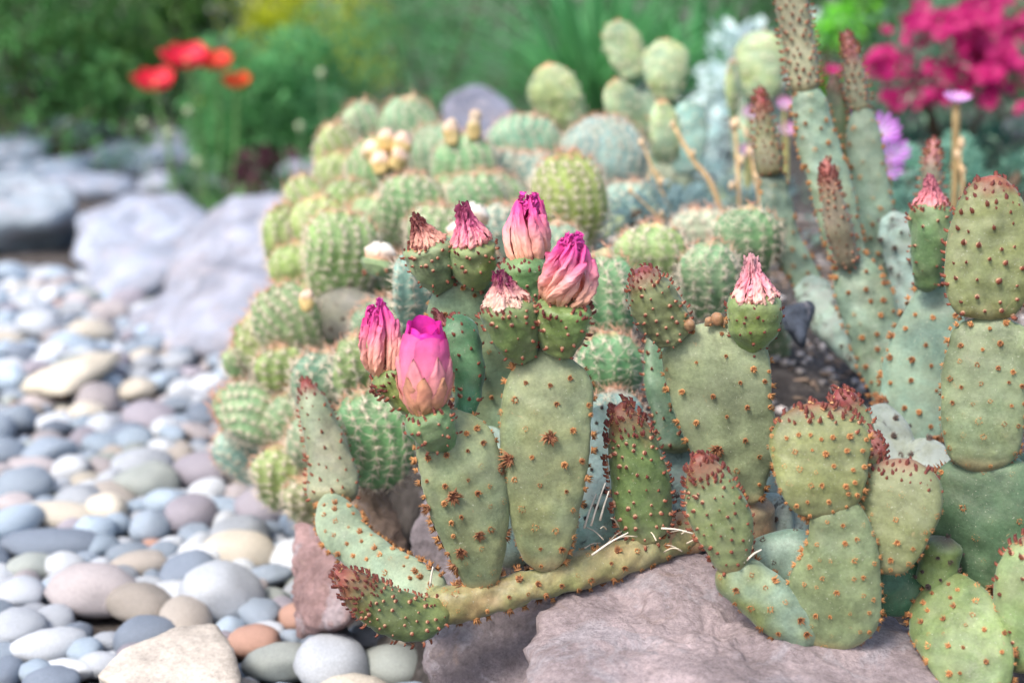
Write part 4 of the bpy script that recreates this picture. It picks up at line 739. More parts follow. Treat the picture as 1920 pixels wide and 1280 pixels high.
FL = [ # cx, cy, w, h, depth, tilt, colour, yaw, T
 (680, 245, 72, 105, 1.68, 0, (.20, .31, .16), 10, .45), (765, 258, 105, 140, 1.68, 3, (.17, .29, .14), 0, .4), (637, 300, 84, 125, 1.62, -8, FY, 20, .5), (702, 340, 100, 150, 1.56, 5, FG, -10, .45),
 (655, 392, 92, 100, 1.48, 0, (.22, .31, .09), 0, .5), (773, 388, 118, 110, 1.44, 8, FG, 0, .5), (872, 318, 112, 120, 1.52, -4, (.15, .30, .12), -6, .45), (985, 280, 130, 120, 1.62, 6, (.17, .31, .18), 10, .42),
 (1064, 375, 132, 160, 1.34, 0, (.25, .32, .06), -5, .5), (535, 452, 76, 125, 1.46, -6, FY, 20, .5), (640, 478, 130, 150, 1.34, 4, (.19, .32, .09), 0, .5), (560, 508, 92, 95, 1.40, -12, (.26, .36, .09), 10, .5),
 (540, 606, 118, 140, 1.34, -24, (.19, .29, .11), -15, .45), (500, 640, 105, 110, 1.38, -38, FY, 10, .5), (527, 692, 88, 72, 1.33, -10, (.24, .33, .09), 0, .55), (456, 690, 58, 80, 1.40, -30, (.18, .30, .12), 30, .5),
 (486, 778, 100, 165, 1.33, -68, (.20, .32, .14), 12, .5), (462, 842, 100, 110, 1.36, -50, FB, 0, .5), (530, 888, 100, 88, 1.28, -8, (.25, .33, .09), 0, .55), (606, 718, 104, 110, 1.24, 4, (.11, .21, .12), 0, .5),
 (676, 692, 92, 110, 1.20, -4, (.20, .30, .09), 12, .5), (702, 815, 140, 150, 1.13, -4, (.13, .30, .11), -8, .5), (580, 936, 80, 70, 1.25, -10, (.30, .30, .12), 0, .55), (893, 382, 100, 110, 1.42, 0, (.16, .30, .13), 0, .45),
 (1132, 560, 105, 165, 1.14, 0, (.13, .29, .12), -10, .45), (1142, 690, 108, 120, 1.12, 2, (.12, .28, .11), 5, .5), (1222, 482, 125, 110, 1.25, 0, (.22, .31, .10), 0, .5), (1330, 522, 95, 120, 1.18, 0, (.14, .27, .12), 0, .5),
 (1402, 450, 110, 110, 1.24, 0, (.12, .26, .10), 0, .5), (780, 540, 76, 120, 1.12, 0, (.20, .34, .26), 20, .4), (1132, 300, 150, 150, 1.60, 8, (.22, .32, .27), 0, .45), (940, 340, 110, 110, 1.56, 4, FB, 5, .45),
 (1150, 790, 100, 100, 1.10, 0, (.24, .38, .32), 0, .5), (600, 545, 80, 80, 1.42, -20, FG, 0, .5), (575, 390, 70, 110, 1.55, -14, FY, 0, .5), (720, 620, 110, 110, 1.30, -10, (.14, .22, .12), 20, .5),
 (820, 450, 110, 120, 1.36, 0, (.20, .31, .12), 0, .5), (950, 450, 120, 120, 1.34, 6, FB, 0, .45), (1040, 480, 100, 120, 1.28, 0, (.2, .31, .2), 0, .5), (600, 830, 110, 110, 1.27, -20, (.19, .28, .15), 0, .5), (1320, 440, 110, 90, 1.38, 0, (.33, .38, .26), 0, .5), (1000, 560, 110, 120, 1.24, 0, (.14, .24, .13), 0, .5), (620, 560, 110, 120, 1.40, -10, FY, 0, .5), (590, 660, 110, 120, 1.36, -12, (.2, .3, .12), 10, .5), (560, 790, 110, 110, 1.33, -20, (.18, .29, .13), 0, .5), (600, 440, 100, 130, 1.46, -8, FY, 0, .5), (700, 440, 110, 130, 1.46, 0, (.19, .3, .12), 0, .5), (840, 400, 100, 120, 1.50, 0, FG, 0, .5), (930, 390, 110, 120, 1.50, 0, (.2, .31, .14), 0, .5), (720, 540, 110, 120, 1.38, 0, FG, 0, .5), (640, 350, 90, 120, 1.60, -6, FY, 0, .5), (820, 300, 100, 130, 1.66, 0, (.19, .3, .16), 0, .5), (1000, 350, 110, 120, 1.56, 4, FB, 0, .5), (1180, 400, 110, 110, 1.52, 0, FB, 0, .5), (1260, 560, 110, 120, 1.26, 0, (.15, .25, .14), 0, .5), (1380, 540, 100, 110, 1.27, 0, (.14, .25, .11), 0, .5), (880, 520, 110, 120, 1.30, 0, (.15, .26, .13), 0, .5)]
for i, (cx, cy, wd, hh, d, tl, c, yw, T) in enumerate(FL):
    far = d > 1.45
    fp(cx, cy, wd, hh, d, tl, c, yw, T, sp=.0115 if far else .0108, spt=.0072, stag=False, drift=(0, .05, -.06, .1)[i % 4], nspine=6 if far else 8, slen=.0105)
pad(Fp, [(735, 640, 1.33), (690, 600, 1.33), (640, 590, 1.34), (590, 600, 1.36)], 100, .5, prof='branch', c1=(.22, .21, .18), c2=(.16, .15, .13), ar='dark', sp=.012, asz=.0015, bh=.001, name='woody_joint', nt=30, nth=36, label='grey dried woody joint')
# inner joints that carry the pads down to the soil
for (x, y, dd) in ((640, 620, 1.47), (720, 700, 1.38), (800, 560, 1.5), (900, 480, 1.6), (720, 480, 1.62), (600, 780, 1.40), (1010, 620, 1.35), (850, 650, 1.35), (1130, 820, 1.18), (1240, 640, 1.3), (1330, 620, 1.28), (640, 880, 1.28), (1400, 560, 1.32), (1120, 430, 1.5), (980, 420, 1.66), (760, 370, 1.72)):
    b = at(x, y, dd); zg = float(gh(b[0], b[1])); k = np.array([b[0] + .03, b[1] + .03, max(zg - .03, 0)])
    dk = (k - CAMP) @ FWD; kx = 960 + (k - CAMP)[0] / dk * FPX; ky = 640 - ((k - CAMP) @ UP) / dk * FPX
    pad(Fp, [(kx, ky, dk), ((x + kx) / 2, (y + ky) / 2, (dd + dk) / 2), (x, y, dd)], 110, .55, prof='round', c1=(.17, .23, .12), c2=(.2, .22, .14), spines=True, sp=.013, asz=.0013, bh=.0015, name='inner_joint', nt=26, nth=34, nspine=5, slen=.008)
def small_bud(root, px, py, d, wd, hh, c, top, tilt=0, ct_=.4):
    t = math.radians(tilt); p = pad(root, [(px - math.sin(t) * hh / 2, py + math.cos(t) * hh / 2, d), (px, py, d), (px + math.sin(t) * hh / 2, py - math.cos(t) * hh / 2, d)], wd, .9, prof=[.7, .95, 1.05, .9], ct=ct_, c1=c, c2=np.array(c) * 1.1, tip=top, tipt=.45, ar=None, name='bud', nt=24, nth=26, knob=.0022, wob=.2)
for (px, py, d, wd, hh, tl) in ((845, 248, 1.5, 26, 50, 0), (889, 236, 1.5, 26, 56, 3), (698, 285, 1.54, 34, 44, -20), (722, 262, 1.54, 34, 46, 0), (752, 272, 1.54, 32, 46, 15), (745, 300, 1.53, 34, 46, 20), (712, 308, 1.53, 32, 40, -5), (578, 562, 1.30, 24, 46, 5)):
    small_bud(Fp, px, py, d, wd, hh, (.50, .36, .14), (.72, .50, .38), tl)
def pale_flower(root, px, py, d, W, H_, seed, tilt=0):
    t = math.radians(tilt); b = (px - math.sin(t) * H_ * .6, py + math.cos(t) * H_ * .6, d)
    f_ = fruit(root, [b, (px, py, d)], W, (.24, .33, .16), seed, fl='wilt0', sp=.012); O = f_.tip - f_.dir * f_.L * .12; Za = nrm(f_.dir); Xa = nrm(np.cross(Za, [0, 1, .2])); Ya = np.cross(Za, Xa); s = np.linspace(0, 1, 10)
    for j in range(7):
        cf = lambda q, u_: lerp((.80, .42, .25), (.86, .80, .70), min(q * 1.5, 1)); z = s * f_.hw * 1.1
        mk('petal', *[x for x in petal(O, Xa, Ya, Za, j * .9, s, f_.hw * np.interp(s, [0, .5, 1], [.8, .95, .35]), z, .55 * np.maximum(1 - s ** 4, 0) ** .5 + .02, cf, .15, seed + j)][:2], M['petal'], f_.o, petal(O, Xa, Ya, Za, j * .9, s, f_.hw * np.interp(s, [0, .5, 1], [.8, .95, .35]), z, .55 * np.maximum(1 - s ** 4, 0) ** .5 + .02, cf, .15, seed + j)[2])
pale_flower(Fp, 712, 485, 1.18, 72, 60, 71, 10); pale_flower(Fp, 885, 412, 1.20, 74, 60, 72, 20); pale_flower(Fp, 862, 440, 1.20, 60, 60, 73, -5)
flush(Fp, 0)

# ---- plant G: smooth upright pads with orange rims, behind
G = thing('prickly_pear', at(1210, 330, 1.78), 'prickly pear with smooth upright pale green pads edged in orange', 'cactus')
def gp(pts, W, **kw):
    d_ = dict(T=.36, prof='top', c1=(.33, .40, .17), c2=(.27, .38, .24), tip=(.62, .26, .14), tipt=.93, tipw=.8, spines=True, red=(.66, .32, .2), sp=.013, asz=.0012, bh=.0006, nspine=4, slen=.006, nt=40, nth=48, ct=.42); d_.update(kw); return pad(G, pts, W, **d_)
gp([(1078, 265, 1.72), (1058, 215, 1.70), (1035, 165, 1.69), (1022, 122, 1.69)], 100, yaw=-25)
gp([(1196, 150, 1.78), (1180, 110, 1.78), (1163, 75, 1.78), (1155, 38, 1.78)], 74, yaw=20)
gp([(1252, 190, 1.74), (1250, 150, 1.73), (1248, 110, 1.73), (1246, 75, 1.73)], 80, yaw=5, c1=(.36, .40, .15))
gp([(1205, 285, 1.70), (1190, 235, 1.69), (1165, 190, 1.68), (1150, 150, 1.68)], 72, yaw=30)
gp([(1255, 310, 1.66), (1250, 270, 1.65), (1245, 230, 1.65), (1240, 188, 1.65)], 66, yaw=30)
gp([(1425, 190, 1.75), (1425, 140, 1.74), (1425, 95, 1.74), (1428, 58, 1.74)], 98, yaw=-8, c1=(.36, .42, .15))
gp([(1376, 230, 1.68), (1375, 190, 1.67), (1374, 150, 1.67), (1372, 112, 1.67)], 44, yaw=60)
gp([(1230, 330, 1.82), (1222, 270, 1.81), (1215, 210, 1.80), (1215, 150, 1.80)], 90, yaw=0, c1=(.24, .36, .26), tip=None, red=None, label='blue-green supporting pad')
gp([(1410, 330, 1.78), (1415, 270, 1.77), (1420, 220, 1.77), (1425, 165, 1.77)], 90, yaw=0, c1=(.22, .36, .28), tip=None, red=None)
gp([(1290, 330, 1.72), (1285, 280, 1.72), (1292, 230, 1.72), (1300, 190, 1.72)], 76, yaw=10, c1=(.24, .42, .36), c2=(.3, .45, .4), tip=None, red=None)
gp([(1120, 360, 1.76), (1100, 320, 1.75), (1085, 285, 1.74), (1075, 250, 1.73)], 90, yaw=0, c1=(.22, .34, .25), tip=None, red=None)
gp([(1330, 400, 1.75), (1290, 370, 1.77), (1240, 345, 1.79), (1200, 325, 1.80)], 80, c1=(.25, .3, .2), tip=None, red=None, prof='branch')
gp([(1330, 400, 1.75), (1370, 370, 1.77), (1400, 345, 1.78), (1415, 310, 1.78)], 80, c1=(.25, .3, .2), tip=None, red=None, prof='branch')
flush(G, 0)

# ------------------------------------------------------------------ background planting
def leaf_quads(mb, P, D, size, cols, droop=.0, wfac=.42, r=None):
    """P positions, D directions (n,3): pointed folded leaves"""
    n = len(P); up = np.tile([0, 0, 1.0], (n, 1)); Sd = nrm(np.cross(D, up) + 1e-4 * rng.normal(size=(n, 3))); Nn = np.cross(Sd, D); s = np.asarray(size)[:, None]
    a = P; b = P + D * s * .5 + Sd * s * wfac * .5 + Nn * s * .06; c = P + D * s - up * s * droop; d = P + D * s * .5 - Sd * s * wfac * .5 + Nn * s * .06
    V = np.stack([a, b, c, d], 1).reshape(-1, 3); i = np.arange(n)[:, None] * 4
    F = np.concatenate([i + [0, 1, 2], i + [0, 2, 3]]); mb.add(V, F, np.repeat(cols, 4, 0))
def shrub(name, px, d, wd, ht, col, label, n=5200, leaf=.035, cat='shrub', cl=26, depth=None, seed=0, col2=None, group=None, wf=.42, updir=.3, base=None):
    r = np.random.default_rng(seed + 900); p = at(px, 300, d); b = np.array([p[0], p[1], float(gh(p[0], p[1]))]) if base is None else base
    o = thing(name, b - [0, 0, .02], label, cat, group); depth = depth or wd
    cen = np.stack([r.uniform(-.5, .5, cl) * wd, r.uniform(-.5, .5, cl) * depth, r.uniform(.12, .88, cl) * ht], -1); cen[:, :2] *= (1 - .35 * (cen[:, 2:] / ht) ** 2)
    rr = r.uniform(.13, .26, cl) * min(wd, ht); q = r.integers(0, cl, n); dr = nrm(r.normal(size=(n, 3))); rad_ = r.uniform(.35, 1.0, n) ** .35
    P = b + cen[q] + dr * (rr[q] * rad_)[:, None]; P[:, 2] = np.maximum(P[:, 2], b[2] + .01)
    D = nrm(dr + np.array([0, 0, updir]) + .5 * r.normal(size=(n, 3))); c1 = np.array(col); c2 = np.array(col2 if col2 is not None else c1 * .6)
    m = r.uniform(0, 1, (n, 1)); tone = r.uniform(.75, 1.25, cl)[q][:, None]; cols = (c1 * m + c2 * (1 - m)) * tone * (2.7 if cat == 'shrub' else 1.3)
    mb = MB(); leaf_quads(mb, P, D, leaf * r.uniform(.6, 1.3, n), cols, .15, wf); cr = mb.build('crown', M['leaf'], o, smooth=False)
    tb = MB()
    for k in range(6):
        e = b + cen[r.integers(cl)]; tube(tb, [b + [r.uniform(-.03, .03), r.uniform(-.03, .03), -.03], (b + e) / 2 + r.normal(size=3) * .02, e], [.012, .008, .004], (.10, .07, .045), 5)
    tb.build('trunk', M['stem'], o); return o
GD, GM, GL = (.035, .10, .03), (.055, .15, .045), (.10, .22, .06)
SH = [('leafy_shrub', 60, 5.4, .9, 1.1, GM, 'mid-green leafy shrub with reddish stems behind the small purple flowers', 3), ('leafy_shrub', 250, 5.8, .9, 1.2, (.07, .14, .035), 'olive-green shrub rising directly behind the poppies', 4),
      ('leafy_shrub', 340, 6.2, .55, 1.2, (.05, .12, .03), 'dark olive shrub between the poppies and the shadow gap', 5), ('golden_shrub', 570, 6.8, .75, 1.0, (.34, .36, .02), 'bright yellow-green shrub far at the back', 6),
      ('juniper_shrub', 640, 5.0, .8, .46, (.05, .14, .06), 'low dark green juniper-like shrub behind the spiny clump', 7), ('juniper_shrub', 790, 5.4, .9, .85, (.06, .17, .065), 'broad green shrub behind the rounded dark boulder', 8),
      ('leafy_shrub', -140, 5.6, 1.0, 1.2, (.04, .11, .03), 'dark leafy shrub at the far end of the border', 9), ('leafy_shrub', 520, 4.9, .5, .45, (.07, .19, .07), 'low bright green shrub beside the orange poppy', 10),
      ('leafy_shrub', 150, 6.3, .5, .55, (.08, .15, .04), 'small yellow-green bush behind the purple flowers', 11), ('leafy_shrub', 1640, 5.2, .6, 1.0, (.05, .13, .05), 'shaded green bush behind the magenta flowers', 12),
      ('leafy_shrub', 1900, 5.6, .9, 1.2, (.06, .15, .04), 'tall green bush far behind the magenta flowers', 13), ('leafy_shrub', 960, 6.6, 1.2, 1.3, (.04, .12, .04), 'tall dark green shrub behind the arching grass', 14),
      ('leafy_shrub', 1350, 6.2, 1.1, 1.3, (.03, .11, .035), 'very dark green shrub behind the silvery foliage', 15), ('leafy_shrub', 1560, 4.0, .18, .62, (.12, .30, .04), 'lime-green leafy sprig beside the tall columnar cactus', 16)]
for (nm, px, d, wd, ht, c, lb, sd_) in SH:
    shrub(nm, px, d, wd, ht, c, lb, seed=sd_, n=5200 if wd > .4 else 900, leaf=.026 if 'juniper' in nm else .042, cl=30 if wd > .4 else 9)
# hedge closing the garden at the back
hb = MB(); n = 26000; P = np.stack([rng.uniform(-6, 6, n), rng.uniform(8.0, 9.0, n), rng.uniform(.0, 1.9, n)], -1); P[:, 1] += .25 * fbm(P * 2.2, 2, 4)
leaf_quads(hb, P, nrm(rng.normal(size=(n, 3)) + [0, -.6, .3]), .08 * rng.uniform(.6, 1.3, n), np.array([.10, .20, .07]) * rng.uniform(.6, 1.5, (n, 1)), .1)
hd = thing('hedge', (0, 8.5, 0), 'dark green leafy hedge closing off the garden behind all the shrubs', 'hedge'); hb.build('foliage', M['leaf'], hd, smooth=False)['kind'] = 'stuff'
tb = MB()
for k in range(40): x = -6 + k * .3; tube(tb, [(x, 8.5, -.05), (x + rng.uniform(-.1, .1), 8.5, .8), (x + rng.uniform(-.2, .2), 8.5, 1.7)], [.02, .015, .006], (.08, .06, .04), 5)
tb.build('stems', M['stem'], hd)
# arching grass clump
def grass(name, px, d, n, length, wid, col, label, spread, seed, base=None):
    r = np.random.default_rng(seed); p = at(px, 280, d); b = np.array([p[0], p[1], float(gh(p[0], p[1]))]); o = thing(name, b - [0, 0, .01], label, 'grass'); mb = MB()
    for k in range(n):
        a = r.uniform(0, 6.28); out = np.array([math.cos(a), math.sin(a), 0]); L = length * r.uniform(.6, 1.1); lean = r.uniform(.15, spread); t = np.linspace(0, 1, 7)[:, None]
        st = b + out * r.uniform(0, .07); C = st + np.array([0, 0, 1]) * L * (t - lean * .55 * t ** 2.2) + out * L * lean * t ** 1.7; sd_ = np.cross(out, [0, 0, 1]); wv = wid * r.uniform(.7, 1.2) * (1 - t ** 2.5) * .5 + .0005
        V = np.stack([C - sd_ * wv, C + out * wv * .3, C + sd_ * wv], 1).reshape(-1, 3); mb.add(V, grid_tris(7, 3, False), np.array(col) * r.uniform(.65, 1.4))
    x = mb.build('blades', M['leaf'], o); x['kind'] = 'stuff'
grass('grass_clump', 1120, 3.7, 260, .66, .026, (.13, .40, .14), 'clump of arching broad-bladed bright green grass behind the orange-rimmed pads', .95, 5)
grass('grass_clump', 1290, 4.4, 160, .62, .024, (.09, .30, .10), 'darker grass clump behind the silver-leaved plant', .8, 6)
grass('grass_tuft', 430, 3.3, 26, .17, .012, (.10, .25, .07), 'short green tuft at the foot of the poppies', .8, 7)
grass('grass_tuft', 560, 3.5, 24, .24, .012, (.09, .24, .09), 'loose green tuft beside the maroon-leaved plant', .7, 8)
# poppies
def poppy(px, py, d, R_, col, label, bx, by):
    c = at(px, py, d); b = at(bx, by, d + .05); zg = float(gh(b[0], b[1])); b[2] = zg; o = thing('red_poppy', b, label, 'poppy', 'red and orange poppies'); mb = MB()
    tube(mb, [b - [0, 0, .01], (b + c) / 2 + [.012, 0, 0], c], [.0048, .004, .0036], (.16, .30, .09), 5); mb.build('stem', M['stem'], o)
    Za = nrm(np.array([0.05, -.35, 1.0])); Xa = nrm(np.cross([0, 1, 0], Za)); Ya = np.cross(Za, Xa); s = np.linspace(0, 1, 9)
    for k in range(6):
        hw = .62 * np.minimum(1, .2 + s * 1.6) * np.maximum(1 - s ** 6, 0) ** .5 + .02
        V, F, C = petal(c - Za * R_ * .25, Xa, Ya, Za, k * 1.047 + .2, s, R_ * np.interp(s, [0, .5, 1], [.06, .72, 1.0 if k % 2 else .9]), R_ * np.interp(s, [0, .5, 1], [.0, .30, .75]), hw, lambda q, u_: lerp(np.array(col) * .8, col, q), .12, int(px) + k)
        mk('petal', V, F, M['petal'], o, C)
    V, F = ico(2); mk('centre', c + V * R_ * .17 - Za * R_ * .05, F, M['stem'], o, np.tile([.45, .32, .12], (len(V), 1)))
poppy(349, 116, 3.55, .064, (.85, .03, .07), 'large red poppy standing highest of the poppies', 385, 330); poppy(404, 122, 3.6, .050, (.80, .05, .025), 'scarlet poppy overlapping the large red poppy', 400, 330)
poppy(290, 160, 3.5, .056, (.82, .03, .06), 'pinkish red poppy standing a little apart from the large poppy', 320, 320); poppy(444, 158, 3.6, .040, (.85, .10, .02), 'small orange poppy on a short stem', 415, 330)
for (px, py, lb) in ((353, 209, 'pale round poppy seed head under the large red poppy'), (268, 232, 'pale poppy seed head below the pinkish red poppy'), (317, 250, 'tan poppy seed head just above the pale stone'), (562, 238, 'pale seed head beside the maroon-leaved plant'), (602, 138, 'whitish globe flower before the dark juniper-like shrub'), (370, 305, 'yellowish seed head low among the poppy leaves')):
    c = at(px, py, 3.5); b = np.array([c[0] + .01, c[1] + .02, 0]); b[2] = float(gh(b[0], b[1])); o = thing('seed_head', b, lb, 'seed head', 'poppy seed heads'); mb = MB()
    tube(mb, [b - [0, 0, .01], (b + c) / 2, c], [.0025, .002], (.16, .25, .12), 5); mb.build('stem', M['stem'], o); V, F = ico(2); V = V * (1 + .08 * np.cos(np.arctan2(V[:, 1], V[:, 0]) * 8))[:, None] * np.array([1, 1, 1.15])
    mk('capsule', c + V * .010, F, M['stem'], o, np.tile([.34, .40, .24], (len(V), 1)))
# low silvery and coloured plants
def low(name, px, py, z, wd, ht, col, label, leaf=.02, n=900, seed=0, cat='plant', col2=None, depth=None, wf=.4, group=None):
    b = atz(px, py, z); b = np.array([b[0], b[1], float(gh(b[0], b[1]))]); return shrub(name, px, 1, wd, ht, col, label, n=n, leaf=leaf, cat=cat, cl=14, depth=depth, seed=seed, col2=col2, base=b, wf=wf, updir=.6, group=group)
low('silver_plant', 130, 262, .10, .34, .16, (.34, .46, .44), 'silvery blue-green low plant with white flower heads', seed=21, leaf=.024, n=800)
low('silver_plant', 250, 300, .08, .20, .09, (.24, .36, .38), 'small blue-green cushion plant between the blue-grey stones', seed=22, leaf=.02, n=500)
low('silver_plant', 20, 262, .1, .30, .13, (.20, .30, .30), 'bluish cushion plant near the slate-blue stone', seed=23, leaf=.022, n=700)
low('maroon_plant', 505, 318, .10, .20, .15, (.10, .035, .05), 'dark maroon-leaved plant beside the poppies', seed=24, leaf=.05, n=260, wf=.6)
low('maroon_plant', 640, 240, .12, .34, .16, (.07, .04, .045), 'brownish purple low foliage behind the spiny clump', seed=25, leaf=.05, n=420, wf=.6)
low('green_plant', 395, 345, .08, .22, .10, (.12, .26, .12), 'low fresh green leaves at the base of the poppies', seed=26, leaf=.035, n=300)
def flower_heads(o, pts, rad, col, seed, name='flower', np_=6, flat=.35):
    r = np.random.default_rng(seed); mb = MB(); s = np.linspace(0, 1, 5)
    for k in range(np_):
        V, F, C = petal(np.zeros(3), np.array([1., 0, 0]), np.array([0, 1., 0]), np.array([0, 0, 1.]), k * 6.283 / np_, s, np.interp(s, [0, 1], [.05, 1]), flat * s ** 2 , 3.6 / np_ * np.minimum(1, .3 + s * 1.3) * np.maximum(1 - s ** 5, 0) ** .5 + .02, lambda q, u_: np.array(col) * (.75 + .3 * q), .12, seed + k, nu=3); mb.add(V, F, C)
    V, F, C = mb.arr(); me = raw_mesh(name, V, F, C); me.materials.append(M['petal']); loc = np.array(o.location)
    for p in pts:
        f_ = bpy.data.objects.new(name, me); COLL.objects.link(f_); f_.parent = o; f_.location = p - loc; k = rad * r.uniform(.75, 1.2); f_.scale = (k, k, k)
        dr = nrm(nrm(CAMP - p) * .8 + np.array([0, 0, .6]) + .55 * r.normal(size=3)); f_.rotation_mode = 'QUATERNION'; f_.rotation_quaternion = Vector(dr).to_track_quat('Z', 'Y')
o = bpy.data.objects['silver_plant']; flower_heads(o, [at(x, y, dz(262, .1)) for x, y in ((165, 215), (140, 240), (105, 238), (128, 232))], .025, (.75, .80, .80), 3)
o = low('purple_flower_plant', 95, 240, .12, .35, .24, (.07, .14, .07), 'bushy plant dotted with soft purple flowers before the leafy shrubs', seed=27, leaf=.03, n=600)
flower_heads(o, [at(x, y, dz(240, .12) - .1) for x, y in ((100, 118), (112, 122), (60, 150), (75, 160), (92, 155), (45, 165), (55, 142), (130, 110))], .035, (.40, .16, .45), 5)
flower_heads(o, [at(x, y, dz(240, .12) - .1) for x, y in ((15, 165), (62, 112))], .03, (.62, .72, .75), 6)
# magenta flowering shrub
o = shrub('magenta_flowering_shrub', 1800, 2.9, .52, .42, (.10, .17, .11), 'shrub covered with vivid magenta flowers over grey-green leaves', n=2600, leaf=.024, seed=31, col2=(.05, .11, .07))
pts = []
for (x, y, n_, sx, sy) in ((1890, 60, 34, 70, 70), (1830, 110, 26, 50, 60), (1770, 60, 10, 50, 30), (1700, 60, 6, 40, 25), (1710, 150, 16, 60, 35), (1655, 110, 5, 18, 14), (1800, 160, 14, 60, 30), (1735, 185, 8, 30, 15), (1560, 130, 2, 10, 8), (1670, 180, 6, 20, 15), (1900, 130, 14, 40, 40)):
    for k in range(n_): pts.append(at(x + rng.uniform(-sx, sx), y + rng.uniform(-sy, sy), 2.72 + rng.uniform(-.12, .10)))
flower_heads(o, pts + [p + rng.normal(size=3) * .018 for p in pts[:110]], .019, (.50, .006, .15), 8, np_=5)
low('dark_groundcover', 1830, 330, .22, .42, .17, (.04, .13, .095), 'dark blue-green groundcover beneath the magenta flowers', leaf=.022, n=1500, seed=33)
low('mint_groundcover', 1860, 440, .24, .36, .13, (.24, .44, .32), 'mint-green small-leaved cushion behind the stacked pads', leaf=.016, n=2200, seed=34, col2=(.14, .30, .22))
low('mint_groundcover', 1700, 470, .24, .20, .10, (.26, .42, .34), 'mint-green cushion between the columnar pads', leaf=.014, n=900, seed=35, col2=(.16, .30, .24))
rock_at('garden_stone', 1900, 245, .30, 90, 60, .12, (.62, .62, .66), 'whitish stone beside the mint-green cushion', 64, sub=3, cat='stone')
# ice plants: purple blossoms
def daisy(px, py, d, R_, col, label, by, np_=16, stem=(.28, .20, .09), sr=.004, tilt=.3):
    c = at(px, py, d); b = at(px - 12, by, d); b[2] = float(gh(b[0], b[1])) - .01; o = thing('purple_daisy', b, label, 'flower', 'purple daisies'); mb = MB(); tube(mb, [b, (b + c) / 2 + [.004, 0, 0], c], [sr * .8, sr, sr * 1.2], stem, 6); mb.build('stem', M['stem'], o)
    Za = nrm(np.array([0, -tilt, 1.0])); Xa = nrm(np.cross([0, 1, 0], Za)); Ya = np.cross(Za, Xa); s = np.linspace(0, 1, 7)
    for k in range(np_):
        V, F, C = petal(c, Xa, Ya, Za, k * 6.283 / np_, s, R_ * (.12 + .88 * s), R_ * .55 * s ** 1.4, .17 * np.maximum(1 - s ** 4, 0) ** .5 + .01, lambda q, u_: lerp((.62, .40, .70), col, q), .05, k, nu=3); mk('petal', V, F, M['petal'], o, C)
daisy(1793, 192, 1.55, .016, (.66, .30, .68), 'lilac daisy-like flower on a brown stalk before the magenta shrub', 420)
for (x, y, lb) in ((1650, 250, 'upper purple blossom behind the pale columnar pad'), (1668, 290, 'large purple blossom behind the pale columnar pad'), (1655, 320, 'lower purple blossom behind the pale columnar pad'), (1590, 245, 'purple blossom between the dark olive and pale columnar pads'), (1475, 245, 'lilac-pink blossom beside the thickest columnar pad'), (1470, 198, 'closed pink blossom beside the thickest columnar pad'), (1405, 215, 'pale pink blossom beside the red-tipped narrow pad'), (1400, 285, 'faded lilac blossom beneath the red-tipped narrow pad')):
    daisy(x, y, 1.72, .024 if x > 1500 else .011, (.52, .12, .62) if x > 1500 else (.72, .25, .45), lb, 420, 12, (.30, .28, .10), .002, 1.1)
# silver foliage (dusty-miller-like)
low('silver_leaf_plant', 1325, 250, .28, .26, .40, (.74, .82, .80), 'silver-white lobed foliage behind the orange-rimmed pads', leaf=.035, n=750, seed=41, col2=(.50, .62, .60), wf=.55)
low('silver_leaf_plant', 1545, 230, .20, .24, .55, (.74, .82, .78), 'tall silver-white foliage behind the tall columnar cactus', leaf=.035, n=700, seed=42, col2=(.46, .58, .54), wf=.55)
low('silver_leaf_plant', 1290, 420, .27, .26, .09, (.34, .46, .46), 'blue-grey feathery foliage among the spiny pads', leaf=.02, n=900, seed=43, col2=(.2, .3, .3), wf=.25)
low('silver_leaf_plant', 1200, 560, .22, .16, .06, (.30, .42, .42), 'blue-grey feathery foliage below the finger-like bud', leaf=.016, n=700, seed=44, col2=(.17, .26, .26), wf=.25)
# dry flower stalks
def stalk(pts, label, heads, r0=.0028, col=(.60, .40, .20)):
    P = np.array([at(*p) for p in pts]); P[0, 2] = float(gh(P[0, 0], P[0, 1])) - .005; o = thing('dry_flower_stalk', P[0], label, 'dry stalk', 'dry flower stalks'); r0 *= .62; mb = MB(); tube(mb, P, [r0, r0 * .9, r0 * .6], col, 6, 20); mb.build('stem', M['stem'], o)
    for (x, y, d, rr) in heads:
        c = at(x, y, d); V, F = ico(2); V = V * (1 + .7 * vnoise(V * 4, int(x)))[:, None] * np.array([.8, .8, 1.3]); mk('dried_head', c + V * rr * .5, F, M['stem'], o, np.tile([.66, .48, .30], (len(V), 1)))
        j = np.argmin(np.linalg.norm(P - c, axis=1)); mb = MB(); tube(mb, [P[j], (P[j] + c) / 2 + [0, 0, .004], c], [r0 * .5, r0 * .4], col, 4, 6); mb.build('twig', M['stem'], o)
stalk([(1390, 430, 1.52), (1340, 360, 1.50), (1300, 300, 1.50), (1265, 240, 1.50)], 'thick tan dry stalk leaning between the smooth pads', [(1262, 232, 1.5, .006), (1300, 285, 1.48, .005)], .0052)
stalk([(1300, 450, 1.50), (1250, 380, 1.49), (1225, 320, 1.48), (1205, 270, 1.48)], 'thin tan dry stalk rising beside the grey-blue spiny pad', [(1203, 268, 1.48, .006), (1240, 340, 1.48, .007), (1215, 335, 1.48, .004)])
stalk([(1310, 470, 1.45), (1290, 440, 1.44), (1250, 420, 1.43), (1185, 360, 1.42)], 'thin bent dry stalk lying over the feathery foliage', [(1183, 357, 1.42, .006), (1240, 400, 1.42, .005), (1330, 440, 1.43, .005)])
